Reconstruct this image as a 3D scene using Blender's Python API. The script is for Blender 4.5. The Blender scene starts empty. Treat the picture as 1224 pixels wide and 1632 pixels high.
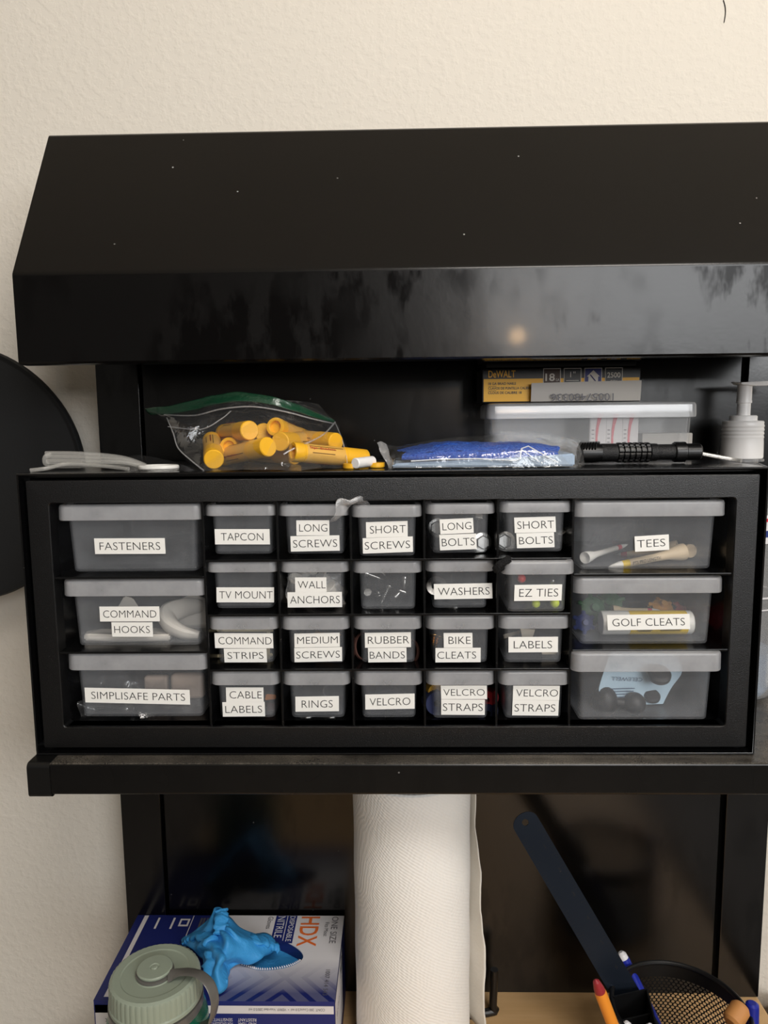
import bpy, bmesh, math, random
from mathutils import Vector as V, Matrix, noise
random.seed(7)
PI = math.pi
S = bpy.context.scene
COL = S.collection

# ------------------------------------------------------------------ camera
CAM = V((.008859, -.569839, .268556)); PITCH, YAW, ROLL = .127945, -.022298, -.010937; FPX = 1200.0
_cp, _sp, _cy, _sy = math.cos(PITCH), math.sin(PITCH), math.cos(YAW), math.sin(YAW)
FW = V((_sy*_cp, _cy*_cp, -_sp)); _r0 = V((_cy, -_sy, 0)); _u0 = _r0.cross(FW)
RT = _r0*math.cos(ROLL) + _u0*math.sin(ROLL); UP = -_r0*math.sin(ROLL) + _u0*math.cos(ROLL)
cd = bpy.data.cameras.new('camera'); cam = bpy.data.objects.new('camera', cd); COL.objects.link(cam)
cd.sensor_width = 36; cd.lens = 36*FPX/1632; cd.clip_start = .01
cam.matrix_world = Matrix(((RT.x, UP.x, -FW.x, CAM.x), (RT.y, UP.y, -FW.y, CAM.y), (RT.z, UP.z, -FW.z, CAM.z), (0, 0, 0, 1)))
S.camera = cam

# ------------------------------------------------------------------ world, lights, exposure
S.view_settings.view_transform = 'Standard'; S.view_settings.look = 'None'
S.view_settings.gamma = 1; S.view_settings.use_curve_mapping = False
S.view_settings.exposure = 0.14
S.cycles.max_bounces = 10; S.cycles.transparent_max_bounces = 48
S.cycles.caustics_reflective = False; S.cycles.caustics_refractive = False
S.cycles.sample_clamp_indirect = 4
w = bpy.data.worlds.new('world'); S.world = w; w.use_nodes = True
w.node_tree.nodes['Background'].inputs[0].default_value = (1, .93, .84, 1)
w.node_tree.nodes['Background'].inputs[1].default_value = .10

def area(name, loc, target, sx, sy, power, col):
    l = bpy.data.lights.new(name, 'AREA'); l.shape = 'RECTANGLE'; l.size = sx; l.size_y = sy
    l.energy = power; l.color = col
    o = bpy.data.objects.new(name, l); COL.objects.link(o); o.location = loc
    o.rotation_euler = (V(target)-V(loc)).to_track_quat('-Z', 'Y').to_euler()
    return o
area('ceiling_lamp_light', (.40, -.90, 1.14), (.0, .1, 0), .6, .45, 14.5, (1, .94, .88))
area('window_light', (1.30, -2.5, .88), (.1, 0, .2), 2.0, .85, 43, (.97, .985, 1))
lp = bpy.data.lights.new('bedside_bulb', 'POINT'); lp.energy = 3.4; lp.color = (1, .62, .3); lp.shadow_soft_size = .03
lo = bpy.data.objects.new('bedside_bulb', lp); COL.objects.link(lo); lo.location = (.47, -2.4, .57)

# ------------------------------------------------------------------ pixel -> world at a known depth / height
def ray(px, py): return FW + RT*((px-612)/FPX) + UP*((816-py)/FPX)
def P(px, py, Y):
    d = ray(px, py); return CAM + d*((Y-CAM.y)/d.y)
def PZ(px, py, Z):
    d = ray(px, py); return CAM + d*((Z-CAM.z)/d.z)

# ------------------------------------------------------------------ materials
def srgb(r, g, b):
    f = lambda c: (c/255/12.92) if c/255 <= .04045 else ((c/255+.055)/1.055)**2.4
    return (f(r), f(g), f(b), 1)
MATS = {}
class NT:
    def __init__(s, name):
        s.m = bpy.data.materials.new(name); s.m.use_nodes = True; s.t = s.m.node_tree; s.t.nodes.clear()
        s.out = s.n('ShaderNodeOutputMaterial'); MATS[name] = s.m
    def n(s, typ, **kw):
        nd = s.t.nodes.new(typ)
        for k, v in kw.items():
            if k in ('noise_dimensions', 'feature', 'distance', 'blend_type', 'data_type', 'operation', 'wave_type', 'bands_direction', 'interpolation_type', 'musgrave_type'): setattr(nd, k, v)
            else:
                i = nd.inputs[k.replace('_', ' ')] if k.replace('_', ' ') in nd.inputs else nd.inputs[k]
                i.default_value = v
        return nd
    def l(s, a, b): s.t.links.new(a, b)
    def obj(s, scale=(1, 1, 1), rot=(0, 0, 0)):
        tc = s.n('ShaderNodeTexCoord'); mp = s.n('ShaderNodeMapping'); mp.inputs['Scale'].default_value = scale; mp.inputs['Rotation'].default_value = rot
        s.l(tc.outputs['Object'], mp.inputs[0]); return mp.outputs[0]
    def noise(s, vec, scale, detail=3, rough=.5):
        nd = s.n('ShaderNodeTexNoise'); nd.inputs['Scale'].default_value = scale; nd.inputs['Detail'].default_value = detail; nd.inputs['Roughness'].default_value = rough
        s.l(vec, nd.inputs['Vector']); return nd.outputs['Fac']
    def ramp(s, fac, stops):
        r = s.n('ShaderNodeValToRGB'); e = r.color_ramp.elements
        while len(e) < len(stops): e.new(.5)
        for el, (p, c) in zip(e, stops): el.position = p; el.color = c if len(c) == 4 else (*c, 1)
        s.l(fac, r.inputs[0]); return r.outputs[0]
    def bump(s, h, strength=.3, dist=.001, prev=None):
        b = s.n('ShaderNodeBump'); b.inputs['Strength'].default_value = strength; b.inputs['Distance'].default_value = dist
        s.l(h, b.inputs['Height'])
        if prev: s.l(prev, b.inputs['Normal'])
        return b.outputs[0]
    def pr(s, base, rough=.5, metal=0, spec=.5, normal=None, **kw):
        p = s.n('ShaderNodeBsdfPrincipled')
        for k, v in (('Base Color', base), ('Roughness', rough), ('Metallic', metal), ('Specular IOR Level', spec)):
            if hasattr(v, 'is_linked') or isinstance(v, bpy.types.NodeSocket): s.l(v, p.inputs[k])
            else: p.inputs[k].default_value = v
        for k, v in kw.items(): p.inputs[k.replace('_', ' ')].default_value = v
        if normal: s.l(normal, p.inputs['Normal'])
        return p.outputs[0]
    def mix(s, fac, a, b):
        m = s.n('ShaderNodeMixShader')
        if isinstance(fac, bpy.types.NodeSocket): s.l(fac, m.inputs[0])
        else: m.inputs[0].default_value = fac
        s.l(a, m.inputs[1]); s.l(b, m.inputs[2]); return m.outputs[0]
    def mixc(s, fac, a, b):
        m = s.n('ShaderNodeMix', data_type='RGBA')
        for sock, v in ((m.inputs[0], fac), (m.inputs[6], a), (m.inputs[7], b)):
            if isinstance(v, bpy.types.NodeSocket): s.l(v, sock)
            else: sock.default_value = v
        return m.outputs[2]
    def math(s, op, a, b=0.0):
        m = s.n('ShaderNodeMath', operation=op)
        for sock, v in ((m.inputs[0], a), (m.inputs[1], b)):
            if isinstance(v, bpy.types.NodeSocket): s.l(v, sock)
            else: sock.default_value = v
        return m.outputs[0]
    def end(s, sh): s.l(sh, s.out.inputs[0]); return s.m

def plain(name, rgb, rough=.5, metal=0, spec=.5, bumps=None, **kw):
    t = NT(name); nrm = None
    if bumps:
        v = t.obj(); nrm = t.bump(t.noise(v, bumps[0], 4), bumps[1], bumps[2])
    return t.end(t.pr(srgb(*rgb), rough, metal, spec, nrm, **kw))

def film(name, veil=.05, rough=.1, bscale=60, bstr=.6, tint=(1, 1, 1, 1), diff=(.9, .9, .9, 1), ior=1.5, bdist=.003):
    t = NT(name); v = t.obj(); nrm = None
    if bscale: nrm = t.bump(t.noise(v, bscale, 3, .6), bstr, bdist)
    tr = t.n('ShaderNodeBsdfTransparent'); tr.inputs[0].default_value = tint
    df = t.n('ShaderNodeBsdfDiffuse'); df.inputs[0].default_value = diff
    gl = t.n('ShaderNodeBsdfAnisotropic'); gl.inputs['Roughness'].default_value = rough; gl.inputs[0].default_value = (1, 1, 1, 1)
    fr = t.n('ShaderNodeLayerWeight'); fr.inputs['Blend'].default_value = .5
    if nrm: t.l(nrm, gl.inputs['Normal']); t.l(nrm, fr.inputs['Normal']); t.l(nrm, df.inputs['Normal'])
    f0 = ((ior-1)/(ior+1))**2*1.5
    fac = t.math('MULTIPLY_ADD', t.math('POWER', fr.outputs['Facing'], 4.0), .45); t.t.nodes[-1].inputs[2].default_value = f0
    return t.end(t.mix(fac, t.mix(veil, tr.outputs[0], df.outputs[0]), gl.outputs[0]))

# wall: warm white paint over orange-peel texture
t = NT('wall_paint'); v = t.obj()
n1 = t.noise(v, 120, 3, .55); n2 = t.noise(v, 420, 2, .5)
nr = t.bump(t.ramp(n1, [(.45, (0, 0, 0)), (.62, (1, 1, 1))]), .28, .0010, t.bump(n2, .12, .0004))
t.end(t.pr(t.mixc(t.noise(v, 2, 2), srgb(228, 221, 208), srgb(233, 226, 214)), .75, 0, .3, nr))
plain('floor_mat', (150, 142, 134), .5)
plain('ceiling_mat', (232, 226, 214), .9)
# black powder-coated steel with dust specks and dull smudges
def steel(name, base, rough, smudge, speck, spec=.5, peel=.05, dust=None, coat=0, below=None):
    t = NT(name); v = t.obj()
    bl = t.noise(t.obj((42, 42, 17)), 1, 4, .6); bl2 = t.noise(t.obj((9, 9, 6)), 1, 3, .6)
    m = t.math('MULTIPLY', t.ramp(bl, [(.47, (0, 0, 0)), (.57, (1, 1, 1))]), t.ramp(bl2, [(.42, (0, 0, 0)), (.56, (1, 1, 1))]))
    if below:
        sz = t.n('ShaderNodeSeparateXYZ'); t.l(v, sz.inputs[0]); m = t.math('MULTIPLY', m, t.math('LESS_THAN', sz.outputs[2], below))
    rg = t.math('MULTIPLY_ADD', m, smudge*.8); t.t.nodes[-1].inputs[2].default_value = rough
    rg = t.math('MULTIPLY_ADD', bl2, .10, ); t.t.nodes[-1].inputs[2].default_value = rough-.05
    sl = t.math('MULTIPLY_ADD', m, -spec*smudge); t.t.nodes[-1].inputs[2].default_value = spec
    col = srgb(*base)
    if dust:
        gm = t.n('ShaderNodeNewGeometry'); sx = t.n('ShaderNodeSeparateXYZ'); t.l(gm.outputs['Normal'], sx.inputs[0])
        dm = t.math('MULTIPLY', t.ramp(t.math('MULTIPLY', t.noise(v, 9, 5, .7), t.noise(v, 900, 2, .8)), [(.16, (0, 0, 0)), (.42, (dust,)*3)]), t.ramp(sx.outputs[2], [(.6, (0, 0, 0)), (.9, (1, 1, 1))]))
        col = t.mixc(dm, col, srgb(150, 142, 130))
    if speck:
        vo = t.n('ShaderNodeTexVoronoi'); vo.inputs['Scale'].default_value = 55; t.l(v, vo.inputs['Vector'])
        big = t.ramp(t.noise(v, 40, 2), [(.56, (0, 0, 0)), (.62, (1, 1, 1))])
        dot = t.ramp(vo.outputs['Distance'], [(.028, (speck,)*3), (.05, (0, 0, 0))])
        col = t.mixc(t.math('MULTIPLY', big, dot), col, srgb(190, 188, 184))
    return t.end(t.pr(col, rg, 0, sl, t.bump(t.noise(v, 380, 2), peel, .0006, t.bump(t.noise(v, 150, 2), coat*.35, .0006) if coat else None), Coat_Weight=coat, Coat_Roughness=.06, Coat_IOR=1.4))
steel('hood_steel', (8, 7, 7), .25, .8, .7, .33, .05, None, .16, .735)
steel('panel_steel', (5, 5, 5), .20, .2, .3, .62, .03)
steel('shelf_steel', (8, 8, 8), .28, .1, .3, .5, .06, .7)
plain('end_cap_black', (8, 8, 8), .4)
# organizer plastic: grained black; on the bezel, glints painted in as pale grains
t = NT('bezel_plastic'); v = t.obj()
gr = t.noise(v, 1500, 3, .65)
t.end(t.pr(t.mixc(t.ramp(gr, [(.66, (0, 0, 0)), (.78, (.35,)*3)]), srgb(8, 8, 9), srgb(150, 150, 152)), .30, 0, .6, t.bump(gr, .42, .0007)))
t = NT('shell_plastic'); v = t.obj()
t.end(t.pr(t.mixc(t.ramp(t.noise(v, 700, 2, .8), [(.66, (0, 0, 0)), (.8, (.25,)*3)]), srgb(9, 9, 10), srgb(140, 136, 130)), .2, 0, .55, t.bump(t.noise(v, 500, 2), .06, .0005)))
# clear polypropylene drawers: mostly clear sheet with a milky veil
def poly(name, milk, rough, dc):
    t = NT(name); v = t.obj()
    m = t.ramp(t.noise(v, 45, 3, .6), [(.3, (milk*.8,)*3), (.75, (milk*1.2,)*3)])
    tr = t.n('ShaderNodeBsdfTransparent')
    df = t.n('ShaderNodeBsdfDiffuse'); df.inputs[0].default_value = dc
    tl = t.n('ShaderNodeBsdfTranslucent'); tl.inputs[0].default_value = dc
    gl = t.n('ShaderNodeBsdfAnisotropic'); gl.inputs['Roughness'].default_value = rough
    fr = t.n('ShaderNodeLayerWeight'); fr.inputs['Blend'].default_value = .5
    fac = t.math('MULTIPLY_ADD', t.math('POWER', fr.outputs['Facing'], 5.0), .4); t.t.nodes[-1].inputs[2].default_value = .03
    body = t.mix(m, tr.outputs[0], t.mix(.35, df.outputs[0], tl.outputs[0]))
    return t.end(t.mix(fac, body, gl.outputs[0]))
poly('drawer_clear', .085, .3, (.86, .90, .96, 1))
poly('drawer_lip', .30, .28, (.88, .89, .92, 1))
plain('label_paper', (244, 243, 238), .6)
plain('label_ink', (22, 21, 22), .6)
film('clear_film', .022, .10, 55, .5, ior=1.5)
film('crinkle_film', .04, .12, 110, .42, ior=1.5)
film('clear_box', .16, .12, 0, diff=(.8, .82, .84, 1), ior=1.4)
film('box_lid_film', .32, .15, 0, diff=(.85, .86, .87, 1), ior=1.45)
film('milky_film', .20, .3, 120, .5)
film('zip_film', .6, .25, 90, .4, diff=(.015, .10, .045, 1))
film('green_bottle', .45, .1, 0, tint=(.25, .6, .45, 1), diff=(.02, .20, .12, 1), ior=1.4)
film('clear_bottle', .12, .08, 0, ior=1.4)
film('pale_liquid', .3, .1, 0, tint=(.75, .85, .95, 1), diff=(.4, .55, .75, 1), ior=1.33)
plain('crease_white', (225, 230, 236), .3)
plain('matte_black', (24, 25, 26), .62, 0, .4, (500, .2, .0005))
plain('anodized_black', (14, 14, 15), .33, .3, .6)
plain('knurl_black', (16, 16, 17), .4, .3, .6, (1500, .9, .0006))
plain('balm_yellow', (244, 184, 44), .38)
plain('balm_label', (226, 176, 84), .45)
plain('balm_text', (120, 84, 30), .6)
plain('balm_red', (196, 70, 40), .6)
plain('white_plastic', (236, 235, 230), .4)
plain('hook_white', (232, 226, 216), .42)
plain('pump_plastic', (246, 244, 242), .3)
t = NT('blue_cloth'); v = t.obj()
g = t.noise(v, 650, 3, .7)
t.end(t.pr(t.mixc(t.ramp(g, [(.35, (0, 0, 0)), (.7, (1, 1, 1))]), srgb(18, 62, 172), srgb(74, 128, 230)), .9, 0, .2, t.bump(g, 1.0, .002)))
plain('pale_blue_cloth', (168, 186, 206), .8, 0, .3, (500, .4, .001))
plain('carton_yellow', (250, 186, 44), .45)
plain('carton_black', (24, 22, 22), .42)
plain('carton_white', (226, 220, 210), .55)
plain('carton_brown', (74, 52, 40), .5)
plain('carton_blue', (56, 60, 128), .5)
plain('tag_grey', (196, 190, 182), .6)
plain('pink_red', (216, 84, 100), .5)
film('cord_grey', .30, .2, 0, diff=(.62, .61, .57, 1), ior=1.5)
plain('golf_wood', (222, 200, 166), .5, 0, .4, (200, .1, .0004))
plain('golf_white', (238, 236, 230), .4)
plain('tee_yellow', (244, 206, 40), .45)
plain('cleat_green', (40, 96, 52), .45)
plain('cleat_orange', (214, 150, 50), .45)
plain('cleat_red', (176, 44, 52), .45)
plain('cleat_blue', (40, 56, 120), .45)
plain('rubber_black', (26, 25, 25), .5)
plain('packet_blue', (178, 206, 224), .5)
plain('packet_ink', (60, 84, 116), .6)
plain('lime', (208, 226, 40), .4)
plain('bead_red', (206, 48, 44), .4)
plain('metal_bright', (200, 200, 198), .22, 1)
plain('brass', (206, 160, 96), .3, 1)
plain('tan_strip', (200, 186, 150), .6)
plain('orange_tag', (206, 130, 60), .6)
plain('band_brown', (92, 62, 54), .6)
plain('paper_cream', (216, 204, 184), .7)
plain('strap_navy', (34, 42, 78), .85)
plain('strap_dark', (34, 36, 46), .85)
plain('strap_yellow', (216, 168, 60), .85)
plain('strap_red', (196, 44, 58), .85)
plain('fuzzy_black', (34, 34, 35), .9, 0, .2, (900, 1, .002))
plain('parts_beige', (196, 176, 160), .6)
# paper towel with embossed dot quilting
t = NT('paper_towel'); v = t.obj()
tc = t.n('ShaderNodeTexCoord'); sp = t.n('ShaderNodeSeparateXYZ'); t.l(tc.outputs['Object'], sp.inputs[0])
# rows of embossed dots running round the roll, in wandering diagonal bands
arc = t.math('MULTIPLY', t.math('ARCTAN2', sp.outputs[1], sp.outputs[0]), .056/.0046)
zz = t.math('MULTIPLY', sp.outputs[2], 1/.0046)
wob = t.math('MULTIPLY', t.noise(v, 26, 2), 4.5)
a1 = t.math('ADD', t.math('ADD', arc, t.math('MULTIPLY', zz, .5)), wob); a2 = t.math('SUBTRACT', t.math('MULTIPLY', zz, .9), t.math('MULTIPLY', wob, .5))
dots = t.math('MULTIPLY', t.math('SINE', t.math('MULTIPLY', a1, 2*PI)), t.math('SINE', t.math('MULTIPLY', a2, 2*PI)))
wv = t.noise(v, 48, 3, .6)
nr = t.bump(dots, .22, .0009, t.bump(wv, .26, .0014))
t.end(t.pr(srgb(246, 244, 239), .95, 0, .15, nr))
plain('towel_sheet', (236, 232, 224), .95, 0, .15, (300, .3, .0012))
# butcher-block worktop
t = NT('wood_top'); v = t.obj((2.2, 26, 26))
g = t.noise(v, 6, 5, .6); g2 = t.noise(t.obj((1, 6, 1)), 14, 2)
t.end(t.pr(t.mixc(g, t.mixc(g2, srgb(190, 148, 96), srgb(206, 166, 116)), srgb(222, 186, 138)), .42, 0, .4, t.bump(g, .08, .0005)))
plain('box_white', (224, 221, 222), .45)
plain('box_navy', (30, 42, 110), .42)
plain('box_orange', (228, 112, 48), .45)
plain('box_print', (92, 90, 96), .5)
# printed lid of the glove carton: navy left half, white right half, navy fade at the front
t = NT('carton_print'); tc = t.n('ShaderNodeTexCoord'); sp = t.n('ShaderNodeSeparateXYZ'); t.l(tc.outputs['Object'], sp.inputs[0])
X, Yo = sp.outputs[0], sp.outputs[1]
curve = t.math('ADD', X, t.math('MULTIPLY', t.math('SINE', t.math('MULTIPLY', Yo, 30)), .012))
left = t.ramp(t.math('MULTIPLY_ADD', curve, 4.0), [(.455, (1, 1, 1)), (.46, (0, 0, 0))]); t.t.nodes[-2].inputs[2].default_value = .5
fade = t.ramp(t.math('MULTIPLY_ADD', Yo, 8.0), [(.10, (1, 1, 1)), (.46, (0, 0, 0))]); t.t.nodes[-2].inputs[2].default_value = .5
v1 = t.math('ABSOLUTE', t.math('SUBTRACT', t.math('ABSOLUTE', t.math('ADD', X, -.062)), t.math('ABSOLUTE', t.math('ADD', Yo, .030))))
shade = t.math('MULTIPLY', fade, t.ramp(t.math('MULTIPLY', t.math('PINGPONG', v1, .009), 100), [(.30, (1, 1, 1)), (.34, (.88,)*3)]))
t.end(t.pr(t.mixc(t.math('MAXIMUM', left, shade), srgb(224, 221, 222), srgb(28, 38, 104)), .42, 0, .45))
t = NT('glove_blue'); v = t.obj()
t.end(t.pr(srgb(58, 150, 214), .55, 0, .35, t.bump(t.noise(t.obj((60, 150, 90)), 1, 4, .65), .8, .0018)))
plain('lid_sage', (148, 158, 142), .38, 0, .4)
plain('strap_grey', (98, 96, 92), .32, 0, .5)
plain('ruler_steel', (34, 42, 54), .3, .65, .5)
plain('ruler_marks', (12, 14, 18), .5)
plain('wire_black', (14, 14, 15), .35)
# perforated steel of the round pen cup: hexagonal grid of real openings
t = NT('perforated_steel'); tc = t.n('ShaderNodeTexCoord'); sp = t.n('ShaderNodeSeparateXYZ'); t.l(tc.outputs['Object'], sp.inputs[0])
ang = t.math('ARCTAN2', sp.outputs[1], sp.outputs[0])
u = t.math('MULTIPLY', ang, 84/(2*PI)); vv = t.math('MULTIPLY', sp.outputs[2], 1/.0062)
def cell(du, dv):
    fu = t.math('SUBTRACT', t.math('FRACT', t.math('ADD', u, du)), .5); fv = t.math('SUBTRACT', t.math('FRACT', t.math('ADD', vv, dv)), .5)
    fv = t.math('MULTIPLY', fv, 1.45)
    return t.math('ADD', t.math('MULTIPLY', fu, fu), t.math('MULTIPLY', fv, fv))
dmin = t.math('MINIMUM', cell(100, 100), cell(100.5, 100.5))
hole = t.math('LESS_THAN', dmin, .115)
band = t.math('LESS_THAN', sp.outputs[2], .078)
tr = t.n('ShaderNodeBsdfTransparent')
t.end(t.mix(t.math('MULTIPLY', hole, band), t.pr(srgb(14, 14, 15), .35), tr.outputs[0]))
plain('pencil_red', (214, 40, 34), .35)
plain('pencil_orange', (240, 150, 48), .4)
plain('pencil_tip', (150, 36, 44), .5)
plain('pen_blue', (28, 42, 150), .3)
plain('pen_white', (228, 228, 230), .3)
plain('cork_tan', (196, 136, 78), .55, 0, .4, (80, .3, .001))
plain('cabinet_brown', (98, 88, 80), .55)
plain('cabinet_tan', (190, 166, 140), .5)
plain('label_red', (200, 40, 60), .5)

# ------------------------------------------------------------------ mesh helpers
WL = {}
def wl(o): return WL.get(o.name, V((0, 0, 0))) if o else V((0, 0, 0))
def tag(o, label=None, cat=None, group=None, kind=None):
    if label: o['label'] = label
    if cat: o['category'] = cat
    if group: o['group'] = group
    if kind: o['kind'] = kind
    return o
def thing(name, label, cat, loc=(0, 0, 0), group=None):
    o = bpy.data.objects.new(name, None); COL.objects.link(o); o.location = loc; o.empty_display_size = .02
    WL[o.name] = V(loc); return tag(o, label, cat, group)
def obj(name, bm, mats, parent=None, smooth=True, label=None, cat=None, group=None, kind=None, angle=.6, origin=None):
    bm.normal_update()
    me = bpy.data.meshes.new(name)
    if origin is None:
        if parent: origin = wl(parent)
        else:
            xs = [v.co for v in bm.verts]
            origin = V(((min(c.x for c in xs)+max(c.x for c in xs))/2, (min(c.y for c in xs)+max(c.y for c in xs))/2, min(c.z for c in xs)))
    origin = V(origin)
    bmesh.ops.translate(bm, verts=bm.verts, vec=-origin)
    bm.to_mesh(me); bm.free()
    for m in ([mats] if isinstance(mats, str) else mats): me.materials.append(MATS[m])
    if smooth:
        me.polygons.foreach_set('use_smooth', [True]*len(me.polygons)); me.set_sharp_from_angle(angle=angle)
    o = bpy.data.objects.new(name, me); COL.objects.link(o)
    if smooth and angle < 1: wn = o.modifiers.new('even_shading', 'WEIGHTED_NORMAL'); wn.keep_sharp = True; wn.weight = 80
    if parent: o.parent = parent
    o.location = origin - wl(parent); WL[o.name] = origin
    return tag(o, label, cat, group, kind)
def B(): return bmesh.new()
def bx(bm, x0, x1, y0, y1, z0, z1, bev=0, mi=0, M=None, seg=2):
    r = bmesh.ops.create_cube(bm, size=1); vs = r['verts']
    for v in vs: v.co = V(((x0+x1)/2+v.co.x*(x1-x0), (y0+y1)/2+v.co.y*(y1-y0), (z0+z1)/2+v.co.z*(z1-z0)))
    fs = list({f for v in vs for f in v.link_faces})
    if bev:
        es = list({e for v in vs for e in v.link_edges})
        rr = bmesh.ops.bevel(bm, geom=es, offset=bev, segments=seg, affect='EDGES', profile=.5)
        vs = list({v for f in rr['faces'] for v in f.verts} | {v for v in vs if v.is_valid})
        fs = list({f for v in vs for f in v.link_faces})
    for f in fs: f.material_index = mi
    if M: bmesh.ops.transform(bm, matrix=M, verts=vs)
    return vs
def loft(bm, rings, cap0=True, cap1=True, closed=True, mi=0, wrap=False):
    R = [[bm.verts.new(p) for p in r] for r in rings]; fs = []
    n = len(R[0]); pairs = list(zip(R, R[1:])) + ([(R[-1], R[0])] if wrap else [])
    for a, b in pairs:
        for i in range(n if closed else n-1):
            j = (i+1) % n
            fs.append(bm.faces.new((a[i], a[j], b[j], b[i])))
    if cap0: fs.append(bm.faces.new(list(reversed(R[0]))))
    if cap1: fs.append(bm.faces.new(R[-1]))
    for f in fs: f.material_index = mi
    return fs
def rrect(x0, x1, y0, y1, r, z, n=5):
    o = []
    for cx, cy, a0 in ((x1-r, y1-r, 0), (x0+r, y1-r, PI/2), (x0+r, y0+r, PI), (x1-r, y0+r, 1.5*PI)):
        for i in range(n+1):
            a = a0+PI/2*i/n; o.append(V((cx+r*math.cos(a), cy+r*math.sin(a), z)))
    return o
def frame(d, up=V((0, 0, 1))):
    d = d.normalized()
    if abs(d.dot(up)) > .98: up = V((0, 1, 0))
    a = d.cross(up).normalized(); return a, a.cross(d).normalized()
def tube(bm, pts, r, n=10, mi=0, caps=True, flat=1.0):
    pts = [V(p) for p in pts]; rings = []
    a = None
    for i, p in enumerate(pts):
        d = (pts[min(i+1, len(pts)-1)]-pts[max(i-1, 0)]).normalized()
        if a is None: a, b = frame(d)
        else:
            a = (a-d*a.dot(d)).normalized(); b = a.cross(d)
        rr = r[i] if isinstance(r, (list, tuple)) else r
        rings.append([p+a*rr*math.cos(2*PI*k/n)+b*rr*flat*math.sin(2*PI*k/n) for k in range(n)])
    return loft(bm, rings, caps, caps, True, mi)
def spline(pts, n=6):
    pts = [V(p) for p in pts]; o = []
    for i in range(len(pts)-1):
        p0, p1, p2, p3 = pts[max(i-1, 0)], pts[i], pts[i+1], pts[min(i+2, len(pts)-1)]
        for k in range(n):
            s = k/n; o.append(.5*((2*p1)+(p2-p0)*s+(2*p0-5*p1+4*p2-p3)*s*s+(3*p1-p0-3*p2+p3)*s**3))
    return o+[pts[-1]]
def lathe(bm, prof, n=32, mi=0, M=None, cap0=True, cap1=True, rmod=None):
    rings = []
    for i, (r, z) in enumerate(prof):
        rings.append([V(((r*(rmod(k, n, i) if rmod else 1))*math.cos(2*PI*k/n), (r*(rmod(k, n, i) if rmod else 1))*math.sin(2*PI*k/n), z)) for k in range(n)])
    if M: rings = [[M @ p for p in r] for r in rings]
    return loft(bm, rings, cap0, cap1, True, mi)
def axisM(p, d, up=V((0, 0, 1))):
    d = V(d).normalized(); a, b = frame(d, up)
    return Matrix(((a.x, b.x, d.x, p[0]), (a.y, b.y, d.y, p[1]), (a.z, b.z, d.z, p[2]), (0, 0, 0, 1))) if a.cross(b).dot(d) > 0 else Matrix(((b.x, a.x, d.x, p[0]), (b.y, a.y, d.y, p[1]), (b.z, a.z, d.z, p[2]), (0, 0, 0, 1)))
def patch(bm, ctrl, nu=4, nv=4, thick=0, amp=0, freq=80, mi=0, seed=0):
    rows = [spline(r, nu) for r in ctrl]
    cols = list(zip(*rows)); g = [spline(c, nv) for c in cols]
    nU, nV = len(g), len(g[0])
    vs = []
    for i in range(nU):
        for j in range(nV):
            p = g[i][j].copy()
            if amp:
                q = p*freq+V((seed, seed*2, seed*3)); p += V((noise.noise(q), noise.noise(q+V((50, 0, 0))), noise.noise(q+V((0, 50, 0)))))*amp
            vs.append(bm.verts.new(p))
    fs = []
    for i in range(nU-1):
        for j in range(nV-1):
            f = bm.faces.new((vs[i*nV+j], vs[(i+1)*nV+j], vs[(i+1)*nV+j+1], vs[i*nV+j+1])); f.material_index = mi; fs.append(f)
    if thick:
        bm.normal_update(); bmesh.ops.solidify(bm, geom=fs, thickness=thick)
def sphere(bm, c, r, mi=0, sc=(1, 1, 1), u=20, v=12):
    x = bmesh.ops.create_uvsphere(bm, u_segments=u, v_segments=v, radius=r)['verts']
    for q in x: q.co = V((q.co.x*sc[0], q.co.y*sc[1], q.co.z*sc[2]))+V(c)
    for f in {f for q in x for f in q.link_faces}: f.material_index = mi
def text(bm, s, o, ux, uy, w=None, h=None, mi=1, thin=0.0, center=False):
    """flat lettering: lower-left corner o, along ux, upward uy"""
    cu = bpy.data.curves.new('lettering', 'FONT'); cu.body = s; cu.resolution_u = 3; cu.offset = thin
    ob = bpy.data.objects.new('lettering', cu); me = ob.to_mesh()
    co = [v.co.copy() for v in me.vertices]; polys = [list(p.vertices) for p in me.polygons]
    ob.to_mesh_clear(); bpy.data.objects.remove(ob); bpy.data.curves.remove(cu)
    if not co: return
    x0, x1 = min(c.x for c in co), max(c.x for c in co); y0, y1 = min(c.y for c in co), max(c.y for c in co)
    sy = (h/(y1-y0)) if h else w/(x1-x0)
    sx = (w/(x1-x0)) if w else sy
    ux, uy, o = V(ux).normalized(), V(uy).normalized(), V(o)
    if center: o = o-ux*(x1-x0)*sx/2-uy*(y1-y0)*sy/2
    vs = [bm.verts.new(o+ux*(c.x-x0)*sx+uy*(c.y-y0)*sy) for c in co]
    for p in polys:
        try: bm.faces.new([vs[i] for i in p]).material_index = mi
        except ValueError: pass
def quad(bm, o, ux, uy, w, h, t=.0003, mi=0):
    ux, uy = V(ux).normalized(), V(uy).normalized(); n = ux.cross(uy).normalized(); o = V(o)
    a = [o, o+ux*w, o+ux*w+uy*h, o+uy*h]
    loft(bm, [[p for p in a], [p+n*t for p in a]], True, True, True, mi)
def facing(n0=None): pass

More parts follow.
